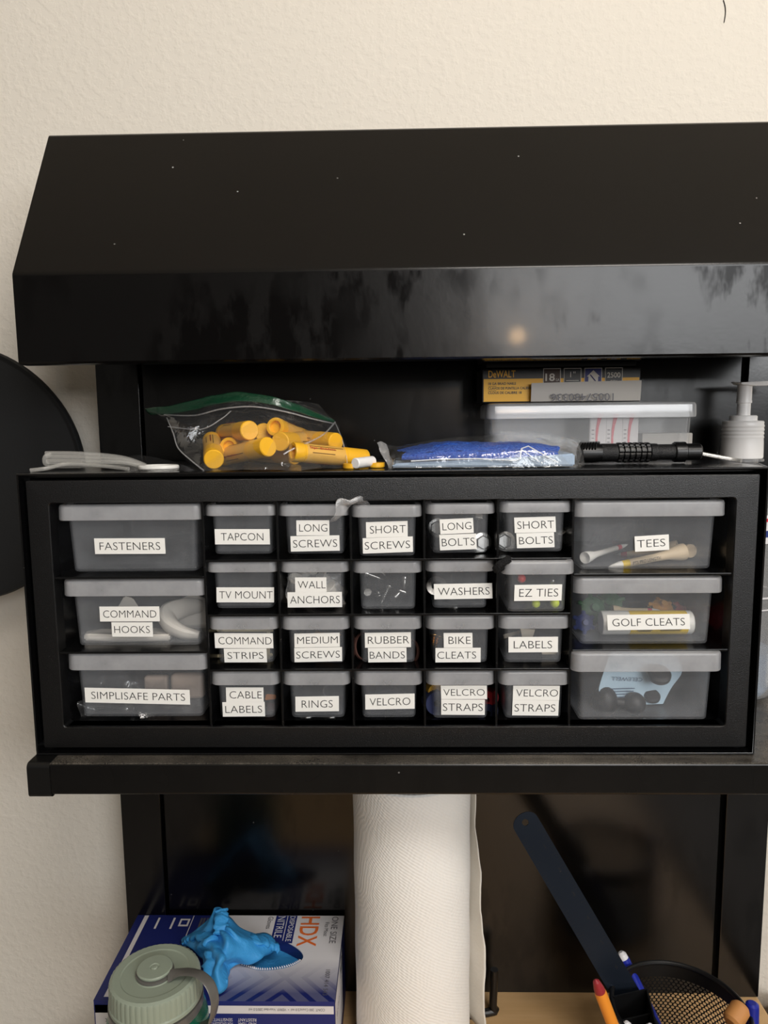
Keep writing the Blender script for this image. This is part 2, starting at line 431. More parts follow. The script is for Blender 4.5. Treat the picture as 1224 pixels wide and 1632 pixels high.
# ------------------------------------------------------------------ room
FLOOR, CEIL, WALLY = -1.26, 1.18, .216
bm = B(); bx(bm, -2.6, 2.8, WALLY, WALLY+.1, FLOOR, CEIL); obj('wall_back', bm, 'wall_paint', kind='structure', smooth=False)
bm = B(); bx(bm, -2.6, 2.8, -3.4, WALLY+.1, FLOOR-.05, FLOOR); obj('floor', bm, 'floor_mat', kind='structure', smooth=False)
bm = B(); bx(bm, -2.6, 2.8, -3.4, WALLY+.1, CEIL, CEIL+.05); obj('ceiling', bm, 'ceiling_mat', kind='structure', smooth=False)

# ------------------------------------------------------------------ hutch
HL, HR, PY = -.2905, .39, .178
TZ = -.358
hutch = thing('tool_hutch', 'black steel workbench hutch with sloped hood, shelf and back panel against the wall', 'hutch', (.05, .1, TZ))
bm = B(); bx(bm, HL+.0445, HR-.0485, PY+.003, PY+.015, TZ, .5, .0008); obj('back_panel', bm, 'panel_steel', hutch)
for x0, x1 in ((HL, HL+.0425), (HR-.0445, HR)):
    bm = B(); bx(bm, x0, x1, PY-.002, PY+.02, TZ, .5, .0012); obj('post', bm, 'panel_steel', hutch)
bm = B()   # hood: folded sheet, profile swept across
prof = [(.17, .3105), (.024, .3105), (.0215, .311), (.020, .3125), (.020, .3775), (.0203, .3792), (.0213, .381), (.0985, .5055), (.0997, .507), (.1015, .508), (PY-.003, .508)]
t_ = .002
inn = []
for i, p in enumerate(prof):
    a = V(prof[max(i-1, 0)]); b = V(prof[min(i+1, len(prof)-1)]); d = (b-a).normalized(); n = V((d.y, -d.x)); inn.append((p[0]+n.x*t_, p[1]+n.y*t_))
prof_out, prof_in = prof[1:], inn[1:]
prof_out = [(.034, .3105)]+prof_out; prof_in = [(.034, .3125)]+prof_in
loop = prof_out+list(reversed(prof_in))
loft(bm, [[V((x, y, z)) for y, z in loop] for x in (HL+.003, HR-.003)], True, True)
obj('hood', bm, 'hood_steel', hutch, angle=.5)
for x0 in (HL+.0032, HR-.0052):
    bm = B(); side = [(.0222, .3125), (.0222, .379), (.1005, .5055), (PY-.003, .5055), (PY-.003, .345), (.034, .3125)]
    loft(bm, [[V((x, y, z)) for y, z in side] for x in (x0, x0+.002)]); obj('hood_side', bm, 'hood_steel', hutch, smooth=False)
bm = B(); bx(bm, HL+.006, HR-.004, -.0145, PY-.0025, -.0262, -.0002, .0022, seg=3); obj('shelf', bm, 'shelf_steel', hutch)
for x0, x1 in ((HL+.004, HL+.022), (HR-.020, HR-.002)):
    bm = B(); loft(bm, [[V((x, p.x, p.y)) for p in rrect(-.0152, PY-.0028, -.0285, .0002, .004, 0)] for x in (x0, x0+.001, x1)]); 
    bmesh.ops.recalc_face_normals(bm, faces=bm.faces); obj('end_cap', bm, 'end_cap_black', hutch)

# ------------------------------------------------------------------ workbench
bench = thing('workbench', 'pale wooden workbench top below the black hutch', 'workbench', (.05, -.1, FLOOR))
bm = B(); bx(bm, HL-.0, HR, -.42, .2, TZ-.04, TZ, .003); obj('worktop', bm, 'wood_top', bench)
for x in (HL+.03, HR-.08):
    for y in (-.38, .14):
        bm = B(); bx(bm, x, x+.05, y, y+.05, FLOOR, TZ-.04, .003); obj('leg', bm, 'end_cap_black', bench)
cab = thing('side_cabinet', 'grey brown cabinet with pale rounded corner standing right of the workbench', 'cabinet', (.62, -.08, FLOOR))
bm = B(); bx(bm, .418, .82, -.36, .20, FLOOR, TZ-.035, .004); obj('body', bm, 'cabinet_brown', cab)
bm = B(); bx(bm, .412, .826, -.366, .20, TZ-.035, TZ-.018, .006); obj('top', bm, 'cabinet_brown', cab)
bm = B(); tube(bm, [(.416, .186, FLOOR+.02), (.416, .186, TZ-.012)], .006, 16); obj('corner_post', bm, 'cabinet_tan', cab)

# ------------------------------------------------------------------ drawer organizer
OW, OH, OD = .572, .227, .160
org = thing('drawer_organizer', 'black plastic organizer cabinet with clear label-fronted drawers on the hutch shelf', 'organizer', (0, .08, 0))
bm = B()
outer = lambda y, i: [V((-OW/2+i, y, i)), V((OW/2-i, y, i)), V((OW/2-i, y, OH-i)), V((-OW/2+i, y, OH-i))]
loft(bm, [outer(OD-.0, .001), outer(.0012, 0), outer(.0002, .0003), outer(0, .0008), outer(.0004, .0016), outer(.014, .0018), outer(.014, .0042), outer(OD-.003, .0042)], True, True)
bm.normal_update(); bmesh.ops.recalc_face_normals(bm, faces=bm.faces)
obj('shell', bm, 'shell_plastic', org, angle=.9)
# tray floor on top is the shell's own roof; a low rim keeps things from sliding off the front
bm = B(); OPX0, OPX1, OPZ0, OPZ1 = -.2632, .2632, .0225, .2037
a = rrect(-.2803, .2803, .0052, .2213, .001, 0, 3); b = rrect(OPX0, OPX1, OPZ0, OPZ1, .0025, 0, 3)
def ry(ring, y, ins=0, c=(0, .113)):
    return [V((p.x, y, p.y)) for p in ring]
def shr(x0, x1, z0, z1, r, d): return rrect(x0+d, x1-d, z0+d, z1-d, max(r, .0004), 0, 3)
R = [ry(a, .0138), ry(a, .0032), ry(shr(-.2803, .2803, .0052, .2213, .001, .0007), .0025), ry(shr(OPX0, OPX1, OPZ0, OPZ1, .003, -.0006), .0025), ry(b, .0032), ry(b, .016), ry(shr(OPX0, OPX1, OPZ0, OPZ1, .003, -.003), .016)]
loft(bm, R, False, False); bmesh.ops.recalc_face_normals(bm, faces=bm.faces)
obj('bezel', bm, 'bezel_plastic', org, angle=.7)
CX = [-.1446, -.0868, -.0299, .0269, .0836, .1412]
for x in CX:
    bm = B(); bx(bm, x-.0009, x+.0009, .0048, OD-.004, .021, .205, .0004); obj('upright_divider', bm, 'shell_plastic', org)
for z in (.1572, .1136, .0688):
    bm = B(); bx(bm, CX[0]+.001, CX[-1]-.001, .0042, OD-.004, z-.0009, z+.0009, .0004); obj('shelf_divider', bm, 'shell_plastic', org)
for z in (.1444, .0838):
    for xa_, xb_ in ((OPX0-.003, CX[0]-.001), (CX[-1]+.001, OPX1+.003)):
        bm = B(); bx(bm, xa_, xb_, .0042, OD-.004, z-.0009, z+.0009, .0004); obj('shelf_divider', bm, 'shell_plastic', org)
bm = B()
bx(bm, OPX0-.003, OPX1+.003, .006, OD-.004, .0195, .0225); bx(bm, OPX0-.003, OPX1+.003, .016, OD-.004, .2037, .206)
for x in (OPX0-.003, OPX1): bx(bm, x, x+.003, .016, OD-.004, .02, .206)
obj('inner_lining', bm, 'shell_plastic', org)

def sticker(parent, s, TL, TR, BL, tx0, tx1, Y):
    tl, tr, bl = P(*TL, Y), P(*TR, Y), P(*BL, Y); ux = tr-tl; uz = tl-bl
    bm = B(); W_, H_ = ux.length, uz.length; n = V((0, -1, 0))
    c = [bl, bl+ux, tl+ux, tl]
    loft(bm, [c, [p+n*.00025 for p in c]], True, True)
    f0 = (tx0-TL[0])/(TR[0]-TL[0]); f1 = (tx1-TL[0])/(TR[0]-TL[0])
    text(bm, s, bl+ux*f0+uz*.255+n*.00032, ux, uz, W_*(f1-f0), H_*.49, 1, -.012)
    obj('name_label', bm, ['label_paper', 'label_ink'], parent, smooth=False)

def drawer(lip, zt, zl, zb, yf=.006, big=False, inset=None, labels=(), depth=.132):
    xm = sum(lip)/2; yl = (zt+zl)/2
    x0, x1 = P(lip[0], yl, yf).x, P(lip[1], yl, yf).x
    Z1, Z2 = P(xm, zt, yf+.002).z, P(xm, zl, yf).z
    fy = yf+.0062; Z3 = P(xm, zb, fy).z
    d = .0045 if not big else .0056; ry0 = fy; y1 = fy+depth; dr = .0012 if not big else .0022
    h = thing('drawer', None, None, ((x0+x1)/2, fy, Z3)); h.parent = org; h.location = h.location-wl(org)
    ring = lambda i, z, k=0: rrect(x0+d+dr*(1-k)+i, x1-d-dr*(1-k)-i, ry0+dr*.6*(1-k)+i, y1-i, .0042-min(i, .002)*.5, z)
    t_ = .0011; top = Z1-.0012
    bm = B()
    rr = [ring(.0022, Z3), ring(.0007, Z3+.0006), ring(0, Z3+.0022), ring(0, top, 1), ring(t_, top, 1), ring(t_, Z3+.0026), ring(.003, Z3+.0013)]
    loft(bm, rr, True, True); bmesh.ops.recalc_face_normals(bm, faces=bm.faces)
    obj('tray', bm, 'drawer_clear', h)
    # overhanging front lip, a U-shaped band with a flange back to the tray
    r = .0075; pts = []; rear = yf+.020
    pts.append((V((x0, rear, 0)), V((1, 0, 0))))
    for i in range(7):
        a = PI+PI/2*i/6; pts.append((V((x0+r+r*math.cos(a), yf+r+r*math.sin(a), 0)), V((-math.cos(a), -math.sin(a), 0))))
    for i in range(7):
        a = 1.5*PI+PI/2*i/6; pts.append((V((x1-r+r*math.cos(a), yf+r+r*math.sin(a), 0)), V((-math.cos(a), -math.sin(a), 0))))
    pts.append((V((x1, rear, 0)), V((-1, 0, 0))))
    sec = [(.0013, Z2), (.0005, Z2-.0002), (0, Z2+.0005), (.0002, Z1-.0022), (.0008, Z1-.0006), (.0018, Z1), (d+.0005, Z1), (d+.0005, Z1-.0013), (.0022, Z1-.0013), (.0015, Z1-.002)]
    bm = B(); loft(bm, [[p+n*o+V((0, 0, z)) for o, z in sec] for p, n in pts], True, True); bmesh.ops.recalc_face_normals(bm, faces=bm.faces)
    obj('front_lip', bm, 'drawer_lip', h, angle=.8)
    for (s, TL, TR, BL, a, b) in labels: sticker(h, s, TL, TR, BL, a, b, fy-.0001)
    return fy, Z3+.0015

DR = {}
def D(key, *a, **k): DR[key] = drawer(*a, **k)
D('fasteners', (88, 322), 804, 829, 912, big=True, labels=[('FASTENERS', (150, 858), (262.6, 857.5), (151.8, 883), 158, 254.8)])
D('hooks', (97, 327), 924, 950, 1030, big=True, labels=[('COMMAND', (158.4, 966.7), (253.8, 966.4), (159.7, 990.4), 163.9, 248.9), ('HOOKS', (177.6, 991.6), (243, 991.6), (179, 1014.6), 181.6, 238.4)])
D('safe', (104, 331), 1041, 1068, 1144, big=True, labels=[('SIMPLISAFE PARTS', (134.8, 1095.8), (302.2, 1099.4), (136.3, 1119.3), 145, 294.6)])
D('tapcon', (324, 441), 804.5, 822, 884, labels=[('TAPCON', (342, 843.2), (429.6, 843.2), (343, 867.6), 351.8, 419.5)])
D('longscrews', (442, 557.5), 804, 822, 883.5, labels=[('LONG', (472.2, 829.2), (524.8, 829), (472.6, 853.4), 476.7, 521.6), ('SCREWS', (462.8, 854.6), (540.8, 853), (463.7, 879.1), 466.7, 537.1)])
D('shortscrews', (559.5, 673), 805, 824, 887, yf=.003, labels=[('SHORT', (583.1, 832.2), (649.5, 830.1), (583.6, 857.1), 589.3, 646.5), ('SCREWS', (577.9, 857.8), (657.9, 854.8), (578.5, 882.3), 581, 653.4)])
D('longbolts', (678, 790.5), 802, 819, 882, labels=[('LONG', (700.5, 827.8), (753.8, 825.3), (701.9, 851.6), 704.4, 750.6), ('BOLTS', (700, 852.5), (758.8, 850.2), (701.2, 877.2), 703.5, 756)])
D('shortbolts', (796, 913.5), 799, 816.5, 880, labels=[('SHORT', (819.2, 824.8), (885.1, 823), (820.3, 849.5), 823.8, 882.4), ('BOLTS', (822.7, 850), (882.8, 848.2), (823.8, 873.8), 826.6, 880.5)])
D('tvmount', (327, 442.5), 894, 912, 970.5, labels=[('TV MOUNT', (345, 936), (436.8, 936), (345.3, 959.9), 349.5, 434.5)])
D('anchors', (445, 557), 893.5, 912, 970, labels=[('WALL', (470.1, 920.2), (520.2, 920), (470.6, 943.6), 474.4, 518.8), ('ANCHORS', (458, 943.8), (544.9, 943.1), (458.7, 968.1), 462, 541.3)])
D('plain', (562, 673.5), 893.5, 913, 972)
D('washers', (678.5, 789.5), 892, 911, 970, labels=[('WASHERS', (691.3, 930.8), (784.2, 929.2), (692.3, 955.2), 697.5, 779.9)])
D('ties', (800, 917.5), 894, 915.5, 976, yf=-.004, labels=[('EZ TIES', (820.1, 932.1), (895.9, 931.2), (819.2, 957.8), 827.9, 890.2)])
D('strips', (331, 443.5), 982, 1003.5, 1057.5, labels=[('COMMAND', (341.7, 1008.9), (434.8, 1009.2), (343, 1032.7), 347.6, 432.5), ('STRIPS', (356.7, 1033.7), (424.7, 1033.4), (358, 1055.6), 362, 419.5)])
D('mediumscrews', (447, 557.5), 982, 1003.5, 1058, labels=[('MEDIUM', (469, 1009.7), (541.3, 1008.2), (469.5, 1032), 473.4, 538.1), ('SCREWS', (469, 1032.7), (545, 1031), (469.5, 1055.3), 472, 541.6)])
D('bands', (563, 673), 981.5, 1003, 1057, labels=[('RUBBER', (581.3, 1008.6), (654.8, 1007.4), (581.8, 1032.3), 586, 652), ('BANDS', (586.4, 1032.7), (647.7, 1032), (587, 1055.6), 589, 645)])
D('bike', (679, 790.5), 981, 1003, 1057, labels=[('BIKE', (706.8, 1008.7), (752.8, 1008.4), (707.3, 1032.2), 714.6, 749.7), ('CLEATS', (694, 1032.7), (766.1, 1032.2), (694, 1055.6), 696.9, 759)])
D('labels', (795, 911), 980.5, 1002, 1057, labels=[('LABELS', (810.3, 1015.2), (889.3, 1014.7), (810.3, 1039.7), 818.7, 879.9)])
D('cable', (333.5, 445), 1069.5, 1092, 1145, labels=[('CABLE', (360, 1095.5), (419.8, 1095.5), (360.7, 1119), 365.6, 416.9), ('LABELS', (354.4, 1119), (421.8, 1118.4), (355.4, 1142), 358.7, 417.5)])
D('rings', (449, 558.5), 1069.5, 1092, 1145, labels=[('RINGS', (470.7, 1110.2), (540.1, 1109.2), (471, 1134.2), 480.8, 530.3)])
D('velcro', (564.5, 674), 1069, 1092, 1145, labels=[('VELCRO', (582, 1106.8), (660.8, 1105.2), (582.3, 1130.8), 589, 654)])
D('straps', (679.5, 790.5), 1069, 1092, 1146, labels=[('VELCRO', (702.4, 1092.6), (775.8, 1092.4), (703.1, 1114.2), 706.3, 772.2), ('STRAPS', (703.1, 1114.6), (772.7, 1115), (703.1, 1138.9), 705.8, 769.5)])
D('straps2', (796, 910.5), 1069, 1092, 1146, labels=[('VELCRO', (817.9, 1092.6), (892.2, 1092.9), (817, 1115.5), 822.9, 889.8), ('STRAPS', (816.9, 1115.6), (890.6, 1116.2), (816, 1139.9), 820.3, 885.6)])
D('tees', (915, 1160.5), 798, 823, 908, big=True, labels=[('TEES', (1011.1, 854.9), (1065.7, 851.6), (1012, 879.4), 1014.7, 1059.7)])
D('golf', (915, 1156), 919.5, 945.5, 1028, big=True, labels=[('GOLF CLEATS', (967.2, 980.1), (1098.7, 978.2), (968.6, 1004.4), 975.1, 1090.8)])
D('open', (912, 1154.5), 1040, 1070.5, 1149, yf=-.002, big=True)
#@@PART2

# ------------------------------------------------------------------ what lies in the drawers
def floor_z(key): return DR[key][1]
def on(px, key, Y, dz=0): # point on a drawer's floor at depth Y, pixel column px
    return V((P(px, 1000, Y).x, Y, floor_z(key)+dz))
G = 'adhesive hooks in the drawer'
bm = B(); loft(bm, [[P(x, y, Y) for x, y, Y in r] for r in (
    [(134, 1021, .030), (206, 1024, .030), (270, 1022, .032), (279, 1015, .045), (250, 1010, .060), (160, 1012, .058), (136, 1015, .045)],
    [(134, 1010, .030), (206, 1012, .030), (270, 1011, .032), (279, 1006, .045), (250, 1000, .060), (160, 1002, .058), (136, 1006, .045)])])
bmesh.ops.recalc_face_normals(bm, faces=bm.faces); bmesh.ops.bevel(bm, geom=bm.edges[:], offset=.0012, segments=2, affect='EDGES')
obj('adhesive_hook', bm, 'hook_white', None, label='flat white adhesive hook plate lying on the floor of the hooks drawer', cat='hook', group=G)
hk = thing('adhesive_hook', 'large curved white adhesive hook at the right end of the hooks drawer', 'hook', on(290, 'hooks', .05), G)
bm = B(); pts = spline([P(322, 966, .07), P(296, 968, .062), (P(268, 980, .05)), P(272, 996, .04), P(292, 1008, .034), P(318, 1013, .034)], 6)
tube(bm, pts, [.0035+.0035*math.sin(PI*i/(len(pts)-1)) for i in range(len(pts))], 14, 0, True, 1.5); obj('curved_hook', bm, 'hook_white', hk)
bm = B(); lathe(bm, [(.0001, 0), (.018, 0), (.020, .0012), (.020, .003), (.018, .0042), (.0001, .0042)], 28, 0, axisM(P(308, 985, .075), (.2, -1, .25))); obj('back_plate', bm, 'hook_white', hk)
bm = B(); loft(bm, [[P(x, y, Y) for x, y in ((178, 985), (232, 985), (212, 953), (198, 950))] for Y in (.070, .075)]); bmesh.ops.recalc_face_normals(bm, faces=bm.faces); bmesh.ops.bevel(bm, geom=bm.edges[:], offset=.001, segments=2, affect='EDGES')
obj('adhesive_hook', bm, 'hook_white', None, label='white adhesive hook standing upright behind the word label of the hooks drawer', cat='hook', group=G)

def baggie(label, pts, seed, name='plastic_bag', mat='crinkle_film', group=None, amp=.006):
    bm = B(); patch(bm, pts, 5, 5, 0, amp, 70, 0, seed); obj(name, bm, mat, None, label=label, cat='bag', group=group, angle=3)
def sheetpts(x0, x1, y0, y1, Y0, Y1, n=4, m=4, seed=0):
    rnd = random.Random(seed); o = []
    for j in range(m):
        r = []
        for i in range(n):
            u, q = i/(n-1), j/(m-1)
            r.append(P(x0+(x1-x0)*u+rnd.uniform(-3, 3), y0+(y1-y0)*q+rnd.uniform(-2, 2), Y0+(Y1-Y0)*q+rnd.uniform(-.003, .003)))
        o.append(r)
    return o
baggie('crumpled clear bag of small parts in the left half of the lowest left drawer', sheetpts(135, 216, 1076, 1136, .055, .022, seed=1), 3, group='parts bags', amp=.012)
baggie('crumpled clear bag of small parts in the right half of the lowest left drawer', sheetpts(222, 318, 1076, 1137, .055, .022, seed=2), 9, group='parts bags', amp=.012)
for i, (x, y, Y, s, l) in enumerate(((300, 1092, .05, .011, 'rounded beige sensor piece at the right end of the lowest left drawer'), (250, 1090, .055, .008, 'small beige part in the middle of the lowest left drawer'))):
    bm = B(); c = P(x, y, Y); bx(bm, c.x-s*1.3, c.x+s*1.3, c.y-s*.5, c.y+s*.5, c.z-s, c.z+s, s*.35, seg=3); obj('sensor_part', bm, 'parts_beige', None, label=l, cat='part', group='sensor parts')
baggie('thin clear plastic bag lying in the uppermost left drawer', sheetpts(170, 300, 842, 905, .09, .05, seed=5), 5, mat='clear_film')

def tee(label, a, b, wood='golf_wood', band=True, txt=None, k=1):
    a, b = V(a), V(b); d = b-a; L = d.length; M_ = axisM(a, d)
    t = thing('golf_tee', label, 'tee', (a+b)/2, 'golf tees in the drawer')
    r = (.0026*L/.07+.0006)*k
    bm = B(); lathe(bm, [(.0003, 0), (r*.5, L*.05), (r*.92, L*.15), (r*.95, L*.18)], 18, 0, M_); obj('tip', bm, 'golf_white', t)
    bm = B(); lathe(bm, [(r*.96, L*.18), (r, L*.27)], 18, 0, M_); obj('band', bm, 'tee_yellow' if band else 'pink_red', t)
    bm = B(); lathe(bm, [(r, L*.27), (r*1.05, L*.6), (r*1.3, L*.78), (r*2.0, L*.9), (r*2.25, L*.96), (r*2.2, L), (r*1.7, L*.995), (.0002, L*.97)], 24, 0, M_)
    if txt:
        ux = d.normalized(); uy = V((0, 0, 1)); uy = (uy-ux*uy.dot(ux)).normalized(); n = ux.cross(uy)
        if n.y > 0: n = -n
        text(bm, txt, a+ux*L*.30+n*(r*1.12)-uy*r*.45, ux, uy, L*.36, r*.85, 1)
    obj('shaft', bm, [wood, 'label_ink'], t)
tee('wooden golf tee with white tip and yellow band lying across the tees drawer', P(969, 904, .026), P(1090, 879, .040), txt='PTS PRO LENGTH')
tee('golf tee with its white head facing out at the left end of the tees drawer', P(1000, 868, .075), P(932, 889, .030), wood='golf_white', band=False, k=.72)
tee('wooden golf tee lying behind the word label of the tees drawer', P(972, 888, .085), P(1080, 872, .06), band=False)
tee('golf tee with its pale head facing out at the right end of the tees drawer', P(1040, 872, .095), P(1101, 878, .045))
baggie('folded clear bag standing in the left part of the tees drawer', [[P(940, 838, .05), P(985, 832, .06), P(1060, 812, .08)], [P(946, 856, .045), P(954, 850, .05), P(1040, 832, .08)], [P(926, 888, .05), P(950, 870, .055), P(1030, 860, .085)]], 11, amp=.002)

# sunscreen-like stick and golf cleats
st = thing('lip_stick_tube', 'white stick tube with yellow printed label lying in the golf cleats drawer', 'tube', on(1030, 'golf', .045, 0))
a_, b_ = P(957, 1004, .036), P(1101, 1003, .036); r_ = .0098; a_.z = b_.z = floor_z('golf')+r_+.0004; M_ = axisM(a_, b_-a_); L_ = (b_-a_).length
bm = B(); lathe(bm, [(.0001, 0), (r_*.93, 0), (r_, .001), (r_, L_*.28)], 36, 0, M_); obj('cap', bm, 'white_plastic', st)
bm = B(); lathe(bm, [(r_*.985, L_*.28), (r_*.985, L_-.001), (r_*.9, L_), (.0001, L_)], 36, 0, M_, False)
lathe(bm, [(r_*.995, L_*.30), (r_*.995, L_*.93)], 36, 1, M_, False, False)
ux = V((1, 0, 0)); o_ = a_+V((L_*.36, -r_*1.005, -r_*.10))
text(bm, '92850 65939', a_+V((L_*.42, -r_*.99, r_*.06)), ux, V((0, .12, 1)), .030, .003, 2)
for k in range(4): quad(bm, a_+V((L_*.34+.001*k, -r_*.985, -r_*(.2+.1*k))), ux, V((0, -.2, 1)), .016-.002*k, .0005, .0002, 2)
for k in range(4): quad(bm, a_+V((L_*.62, -r_*.985, -r_*(.15+.1*k))), ux, V((0, -.2, 1)), .019-.001*k, .0005, .0002, 2)
obj('body', bm, ['white_plastic', 'tee_yellow', 'label_ink'], st)
def cleat(label, c, d, m, r=.011):
    bm = B(); M2 = axisM(c, d)
    lathe(bm, [(.0001, -.001), (r*.75, -.001), (r*.8, .0005), (r*.5, .0022), (r*.28, .0028), (r*.25, .006), (.0001, .006)], 24, 0, M2)
    for k in range(6):
        a = 2*PI*k/6; p0 = M2 @ V((r*.55*math.cos(a), r*.55*math.sin(a), 0)); p1 = M2 @ V((r*.95*math.cos(a), r*.95*math.sin(a), -.0015)); p2 = M2 @ V((r*1.0*math.cos(a), r*1.0*math.sin(a), -.0045))
        tube(bm, [p0, p1, p2], [.0022, .0020, .0011], 8)
    obj('golf_cleat', bm, m, None, label=label, cat='cleat', group='golf cleats in the drawer')
cleat('dark green golf cleat at the left of the golf cleats drawer', P(945, 970, .06), (.2, -1, .5), 'cleat_green', .013)
cleat('dark green golf cleat behind the pale tee in the golf cleats drawer', P(972, 962, .075), (-.3, -.8, .6), 'cleat_green', .013)
cleat('orange golf cleat above the right end of the golf cleats word label', P(1056, 968, .06), (.1, -.6, .8), 'cleat_orange')
cleat('red golf cleat at the right of the golf cleats drawer', P(1086, 982, .062), (.6, -.7, .3), 'cleat_red', .012)
cleat('navy golf cleat low at the left end of the golf cleats drawer', P(931, 992, .045), (0, -1, .3), 'cleat_blue', .009)
tee('pale golf tee lying above the word label of the golf cleats drawer', P(1052, 973, .055), P(976, 973, .055), band=False)

# open lower right drawer
pk = [[P(975, 1036, .040), P(1020, 1040, .044), P(1078, 1043, .048)], [P(962, 1068, .032), P(1015, 1070, .036), P(1086, 1070, .042)], [P(954, 1098, .028), P(1000, 1102, .032), P(1070, 1094, .038)], [P(958, 1106, .026), P(998, 1122, .028), P(1056, 1122, .034)]]
bm = B(); patch(bm, pk, 5, 5, .0006, .0006, 60)
tl, tr, bl = P(967, 1076, .0318), P(1022, 1078, .0352), P(965, 1084, .0306); text(bm, 'CELEWELL', tr+V((0, -.0034, 0)), tl-tr, V((0, .25, -1)), .0265, .0036, 1)
o_ = P(1010, 1087, .0318)+V((0, -.0030, 0))
for k in range(6): quad(bm, o_+V((-.001*k, -.0004*k, -.0022*k-.004)), V((-1, -.06, 0)), V((0, .25, -1)), .021-.002*(k % 3), .0007, .0002, 1)
text(bm, 'A0', P(981, 1040, .0395)+V((0, -.001, -.001)), V((1, 0, 0)), V((0, .1, 1)), .005, .0028, 1)
obj('paper_packet', bm, ['packet_blue', 'packet_ink'], None, label='pale blue printed packet sticking up out of the unlabelled lowest right drawer', cat='packet', angle=1)
kn = thing('rubber_ball_mount', 'double black rubber knob joined by a neck in the unlabelled lowest right drawer', 'knob', on(985, 'open', .03), 'black knobs in the drawer')
bm = B(); c1, c2 = P(964, 1118, .030), P(1011, 1121, .026); sphere(bm, c1, .0105, sc=(1, 1, 1.25)); obj('knob_base', bm, 'rubber_black', kn)
bm = B(); sphere(bm, c2, .0092); tube(bm, [c1, c2], .0042, 14); obj('ball', bm, 'rubber_black', kn)
for (x, y, Y, r, l) in ((1038, 1112, .040, .0068, 'small black rubber cap beside the double knob in the lowest right drawer'), (1049, 1079, .034, .0095, 'round brown rubber foot in front of the blue packet')):
    bm = B(); lathe(bm, [(.0001, 0), (r*.9, 0), (r, r*.15), (r, r*.5), (r*.8, r*.75), (.0001, r*.8)], 24, 0, axisM(P(x, y, Y-.006), (0, -.5, .85))); obj('rubber_foot_cap', bm, 'rubber_black', None, label=l, cat='knob', group='black knobs in the drawer')

# small hardware
def bolt(label, c, d, r=.0058, L=.03):
    bm = B(); M2 = axisM(c, d)
    hexr = lambda z, s: [M2 @ V((r*s*math.cos(PI/3*k), r*s*math.sin(PI/3*k), z)) for k in range(6)]
    lathe(bm, [(.0001, 0), (r*1.35, 0), (r*1.35, .001), (r*.9, .0016)], 24, 0, M2)
    loft(bm, [hexr(.001, 1), hexr(.0045, 1), hexr(.0052, .85)])
    lathe(bm, [(r*.5, 0), (r*.5, -L), (.0001, -L)], 14, 0, M2, False)
    obj('bolt', bm, 'metal_bright', None, label=label, cat='bolt', group='bolts in the drawers', angle=.5)
for a in (('bolt head showing left of the word label in the long bolts drawer', P(698, 841, .028), (-.2, -1, .1)), ('bolt head showing low at the right in the long bolts drawer', P(768, 864, .026), (.15, -1, .1)), ('bolt standing high at the right in the long bolts drawer', P(763, 824, .05), (.1, -.2, 1)),
          ('bolt head at the left in the short bolts drawer', P(806, 863, .026), (-.3, -1, .2)), ('bolt head at the right in the short bolts drawer', P(896, 856, .03), (.4, -1, 0)), ('bolt lying behind the word label in the short bolts drawer', P(830, 846, .045), (-.4, -.6, .7))): bolt(*a)
def ringo(name, label, c, d, R0, R1, h, m, grp, cat):
    bm = B(); M2 = axisM(c, d); loft(bm, [[M2 @ V((rr*math.cos(2*PI*k/28), rr*math.sin(2*PI*k/28), z)) for k in range(28)] for rr, z in ((R1, 0), (R1, h), (R0, h), (R0, 0))], False, False, True, 0, True)
    bmesh.ops.recalc_face_normals(bm, faces=bm.faces); obj(name, bm, m, None, label=label, cat=cat, group=grp)
ringo('washer', 'metal washer at the left above the washers word label', P(696, 934, .03), (-.2, -1, .6), .004, .0082, .0012, 'metal_bright', 'washers in the drawer', 'washer')
ringo('washer', 'metal washer leaning in the middle of the washers drawer', P(729, 925, .04), (.7, -.6, .3), .004, .0085, .0012, 'metal_bright', 'washers in the drawer', 'washer')
ringo('washer', 'metal washer lying flat under the washers word label', P(722, 959, .034), (.1, -.15, 1), .004, .0085, .0012, 'metal_bright', 'washers in the drawer', 'washer')
ringo('metal_ring', 'thin metal ring lying at the left in the rings drawer', P(488, 1134.5, .032), (0, -.1, 1), .0088, .0102, .0012, 'metal_bright', 'rings in the drawer', 'ring')
ringo('metal_ring', 'thin metal ring lying at the right in the rings drawer', P(526, 1134.5, .032), (0, -.1, 1), .0088, .0102, .0012, 'metal_bright', 'rings in the drawer', 'ring')
ringo('metal_ring', 'small metal ring leaning above the rings word label', P(524, 1102, .05), (.3, -.8, .5), .0045, .0055, .001, 'metal_bright', 'rings in the drawer', 'ring')
def screw(label, a, b, m='metal_bright', r=.0016):
    a, b = V(a), V(b); d = b-a; L = d.length; M2 = axisM(a, d); prof = [(.0001, 0), (r*2.0, 0), (r*2.0, .0006), (r, .0022)]
    n = int((L-.004)/.0016); 
    for k in range(n): z = .0028+k*.0016; f = 1-.6*(k/n)**3; prof += [(r*.75*f, z), (r*1.15*f, z+.0007)]
    prof.append((.0001, L)); bm = B(); lathe(bm, prof, 12, 0, M2); obj('screw', bm, m, None, label=label, cat='screw', group='screws in the drawers', angle=.8)
